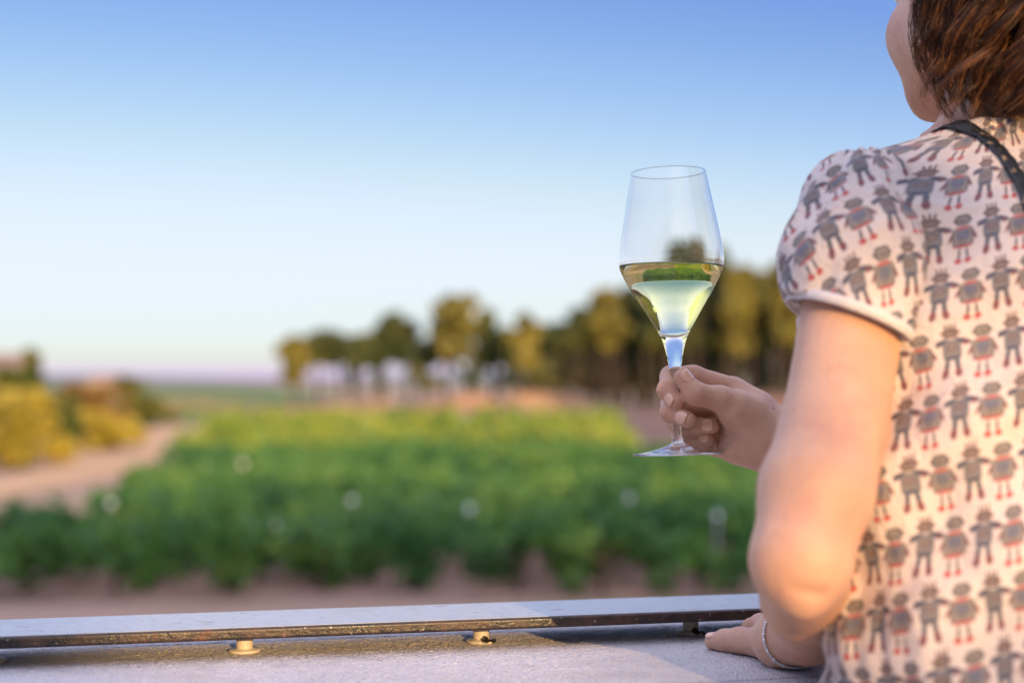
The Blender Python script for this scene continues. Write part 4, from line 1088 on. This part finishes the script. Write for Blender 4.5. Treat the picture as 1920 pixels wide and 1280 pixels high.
def coref(X, Y, Z):
    cx = HC[0]-hf[0]*.014; cy = HC[1]-hf[1]*.014
    a = np.interp(Z, [.16, .20, .24, .30, .36, .39, .415, .43], [.55, .76, .87, .90, .86, .70, .42, .1])
    px_, py_ = X-cx, Y-cy; l = px_*hr[0]+py_*hr[1]; s = px_*hf[0]+py_*hf[1]
    d = (np.sqrt((l/(.084*a))**2+(s/(.099*a))**2)-1)*.075*a
    d = np.maximum(d, Z-.424); d = np.maximum(d, .190-Z)
    # leave the face free
    cut = (s+.034-.052*np.clip((Z-.205)/.05, 0, 1)-(.07*np.clip((Z-.34)/.07, 0, 1)))
    return np.maximum(d, cut)
add_group(fh, [('f', coref, np.array([.25, .95, .175]), np.array([.49, 1.21, .435]))], .01, .01)
Vh, Qh = surface_nets(fh); Vh[:, 2] += CZ
hc = link('hair_underlayer', mesh_np('hair_underlayer', Vh, Qh, True), M['haircore']); hc.parent = hair

# ------------------------------------------------------------------ added trees, out of view: they shade terrace and near vines, holes cut for sun patches
targets = []  # spots to stay sunlit; leaves on their sun rays are removed
def tgt(px, py, d, r_): targets.append((np.array(P(px, py, d)), r_))
for px in range(380, 940, 50): tgt(px, 1178-(px-400)*.045, 1.075+.0001*(px-400), .055)
tgt(1650, 850, .90, .042); tgt(1590, 1090, .86, .036); tgt(1650, 690, .91, .014); 
tgt(1900, 420, 1.0, .030); tgt(1820, 880, .93, .058); tgt(1860, 1000, .93, .050); tgt(1780, 1090, .93, .022); tgt(1915, 660, .96, .020)
tgt(1360, 780, 1.12, .045); tgt(1270, 745, 1.12, .03); tgt(1400, 830, 1.12, .03)
tgt(1800, 150, 1.0, .04); tgt(1880, 60, 1.0, .06); tgt(1740, 60, 1.03, .03)
tgt(1100, 1262, .98, .05)
ts = np.array(TOSUN)
def shade_tree(x, y, h, w_, label, nl=2600, leaf=.34):
    r_ = empty('shade_caster', (x, y, 0))
    lob = [(random.uniform(-.5, .5)*w_, random.uniform(-.8, .8), h*random.uniform(.28, .86), w_*.30, 1.0, h*.16) for _ in range(22)]
    lob += [(k*w_*.22, 0, h*.82, w_*.2, 1.0, h*.16) for k in (-2, -1, 0, 1, 2)]+[(k*w_*.22, 0, h*.25, w_*.2, .9, h*.2) for k in (-2, -1, 0, 1, 2)]
    Vv, Fv_ = leaf_cloud(nl, crown_centres(lob), leaf)
    c = Vv.reshape(-1, 4, 3)+np.array([x, y, 0]); cen_ = c.mean(1); keep = np.ones(len(cen_), bool)
    g_ = np.linspace(0, 1, 6)
    smp = np.stack([c[:, 0]*(1-a)*(1-b_)+c[:, 1]*a*(1-b_)+c[:, 2]*a*b_+c[:, 3]*(1-a)*b_ for a in g_ for b_ in g_], 1)
    for p, rr in targets:
        q = cen_-p; ix = np.nonzero(np.linalg.norm(q-(q@ts)[:, None]*ts, axis=1) < rr+leaf*1.6)[0]
        q = smp[ix]-p; al = q@ts; d = np.linalg.norm(q-al[..., None]*ts, axis=2).min(1); keep[ix] &= d > rr
    c = (c-np.array([x, y, 0]))[keep]
    link('crown', mesh_np('crown', c.reshape(-1, 3), np.arange(len(c)*4).reshape(-1, 4)), M['shade'], r_)
    b = MB(); b.tube([(0, 0, -.2), (.1, 0, h*.3), (-.1, .1, h*.6), (0, 0, h*.85)], [.22, .17, .12, .04], 9)
    for k in range(5):
        a = k*1.3; b.tube([(0, 0, h*(.3+.09*k)), (math.cos(a)*w_*.35, math.sin(a)*.6, h*(.45+.09*k))], [.08, .02], 6)
    b.build('trunk', M['bark'], r_); tag(r_, label, 'tree', 'added shade trees behind the terrace')
for i in range(9):
    shade_tree(-12+i*6.6, -12.0-.5*(i % 2), 11.2+.8*math.sin(i*2.1), 7.6, 'added leafy tree, out of view, shading the terrace from behind the viewer, number %s from the left' % ['one', 'two', 'three', 'four', 'five', 'six', 'seven', 'eight', 'nine'][i], 26000 if i in (2, 3) else 2600, .11 if i in (2, 3) else .34)
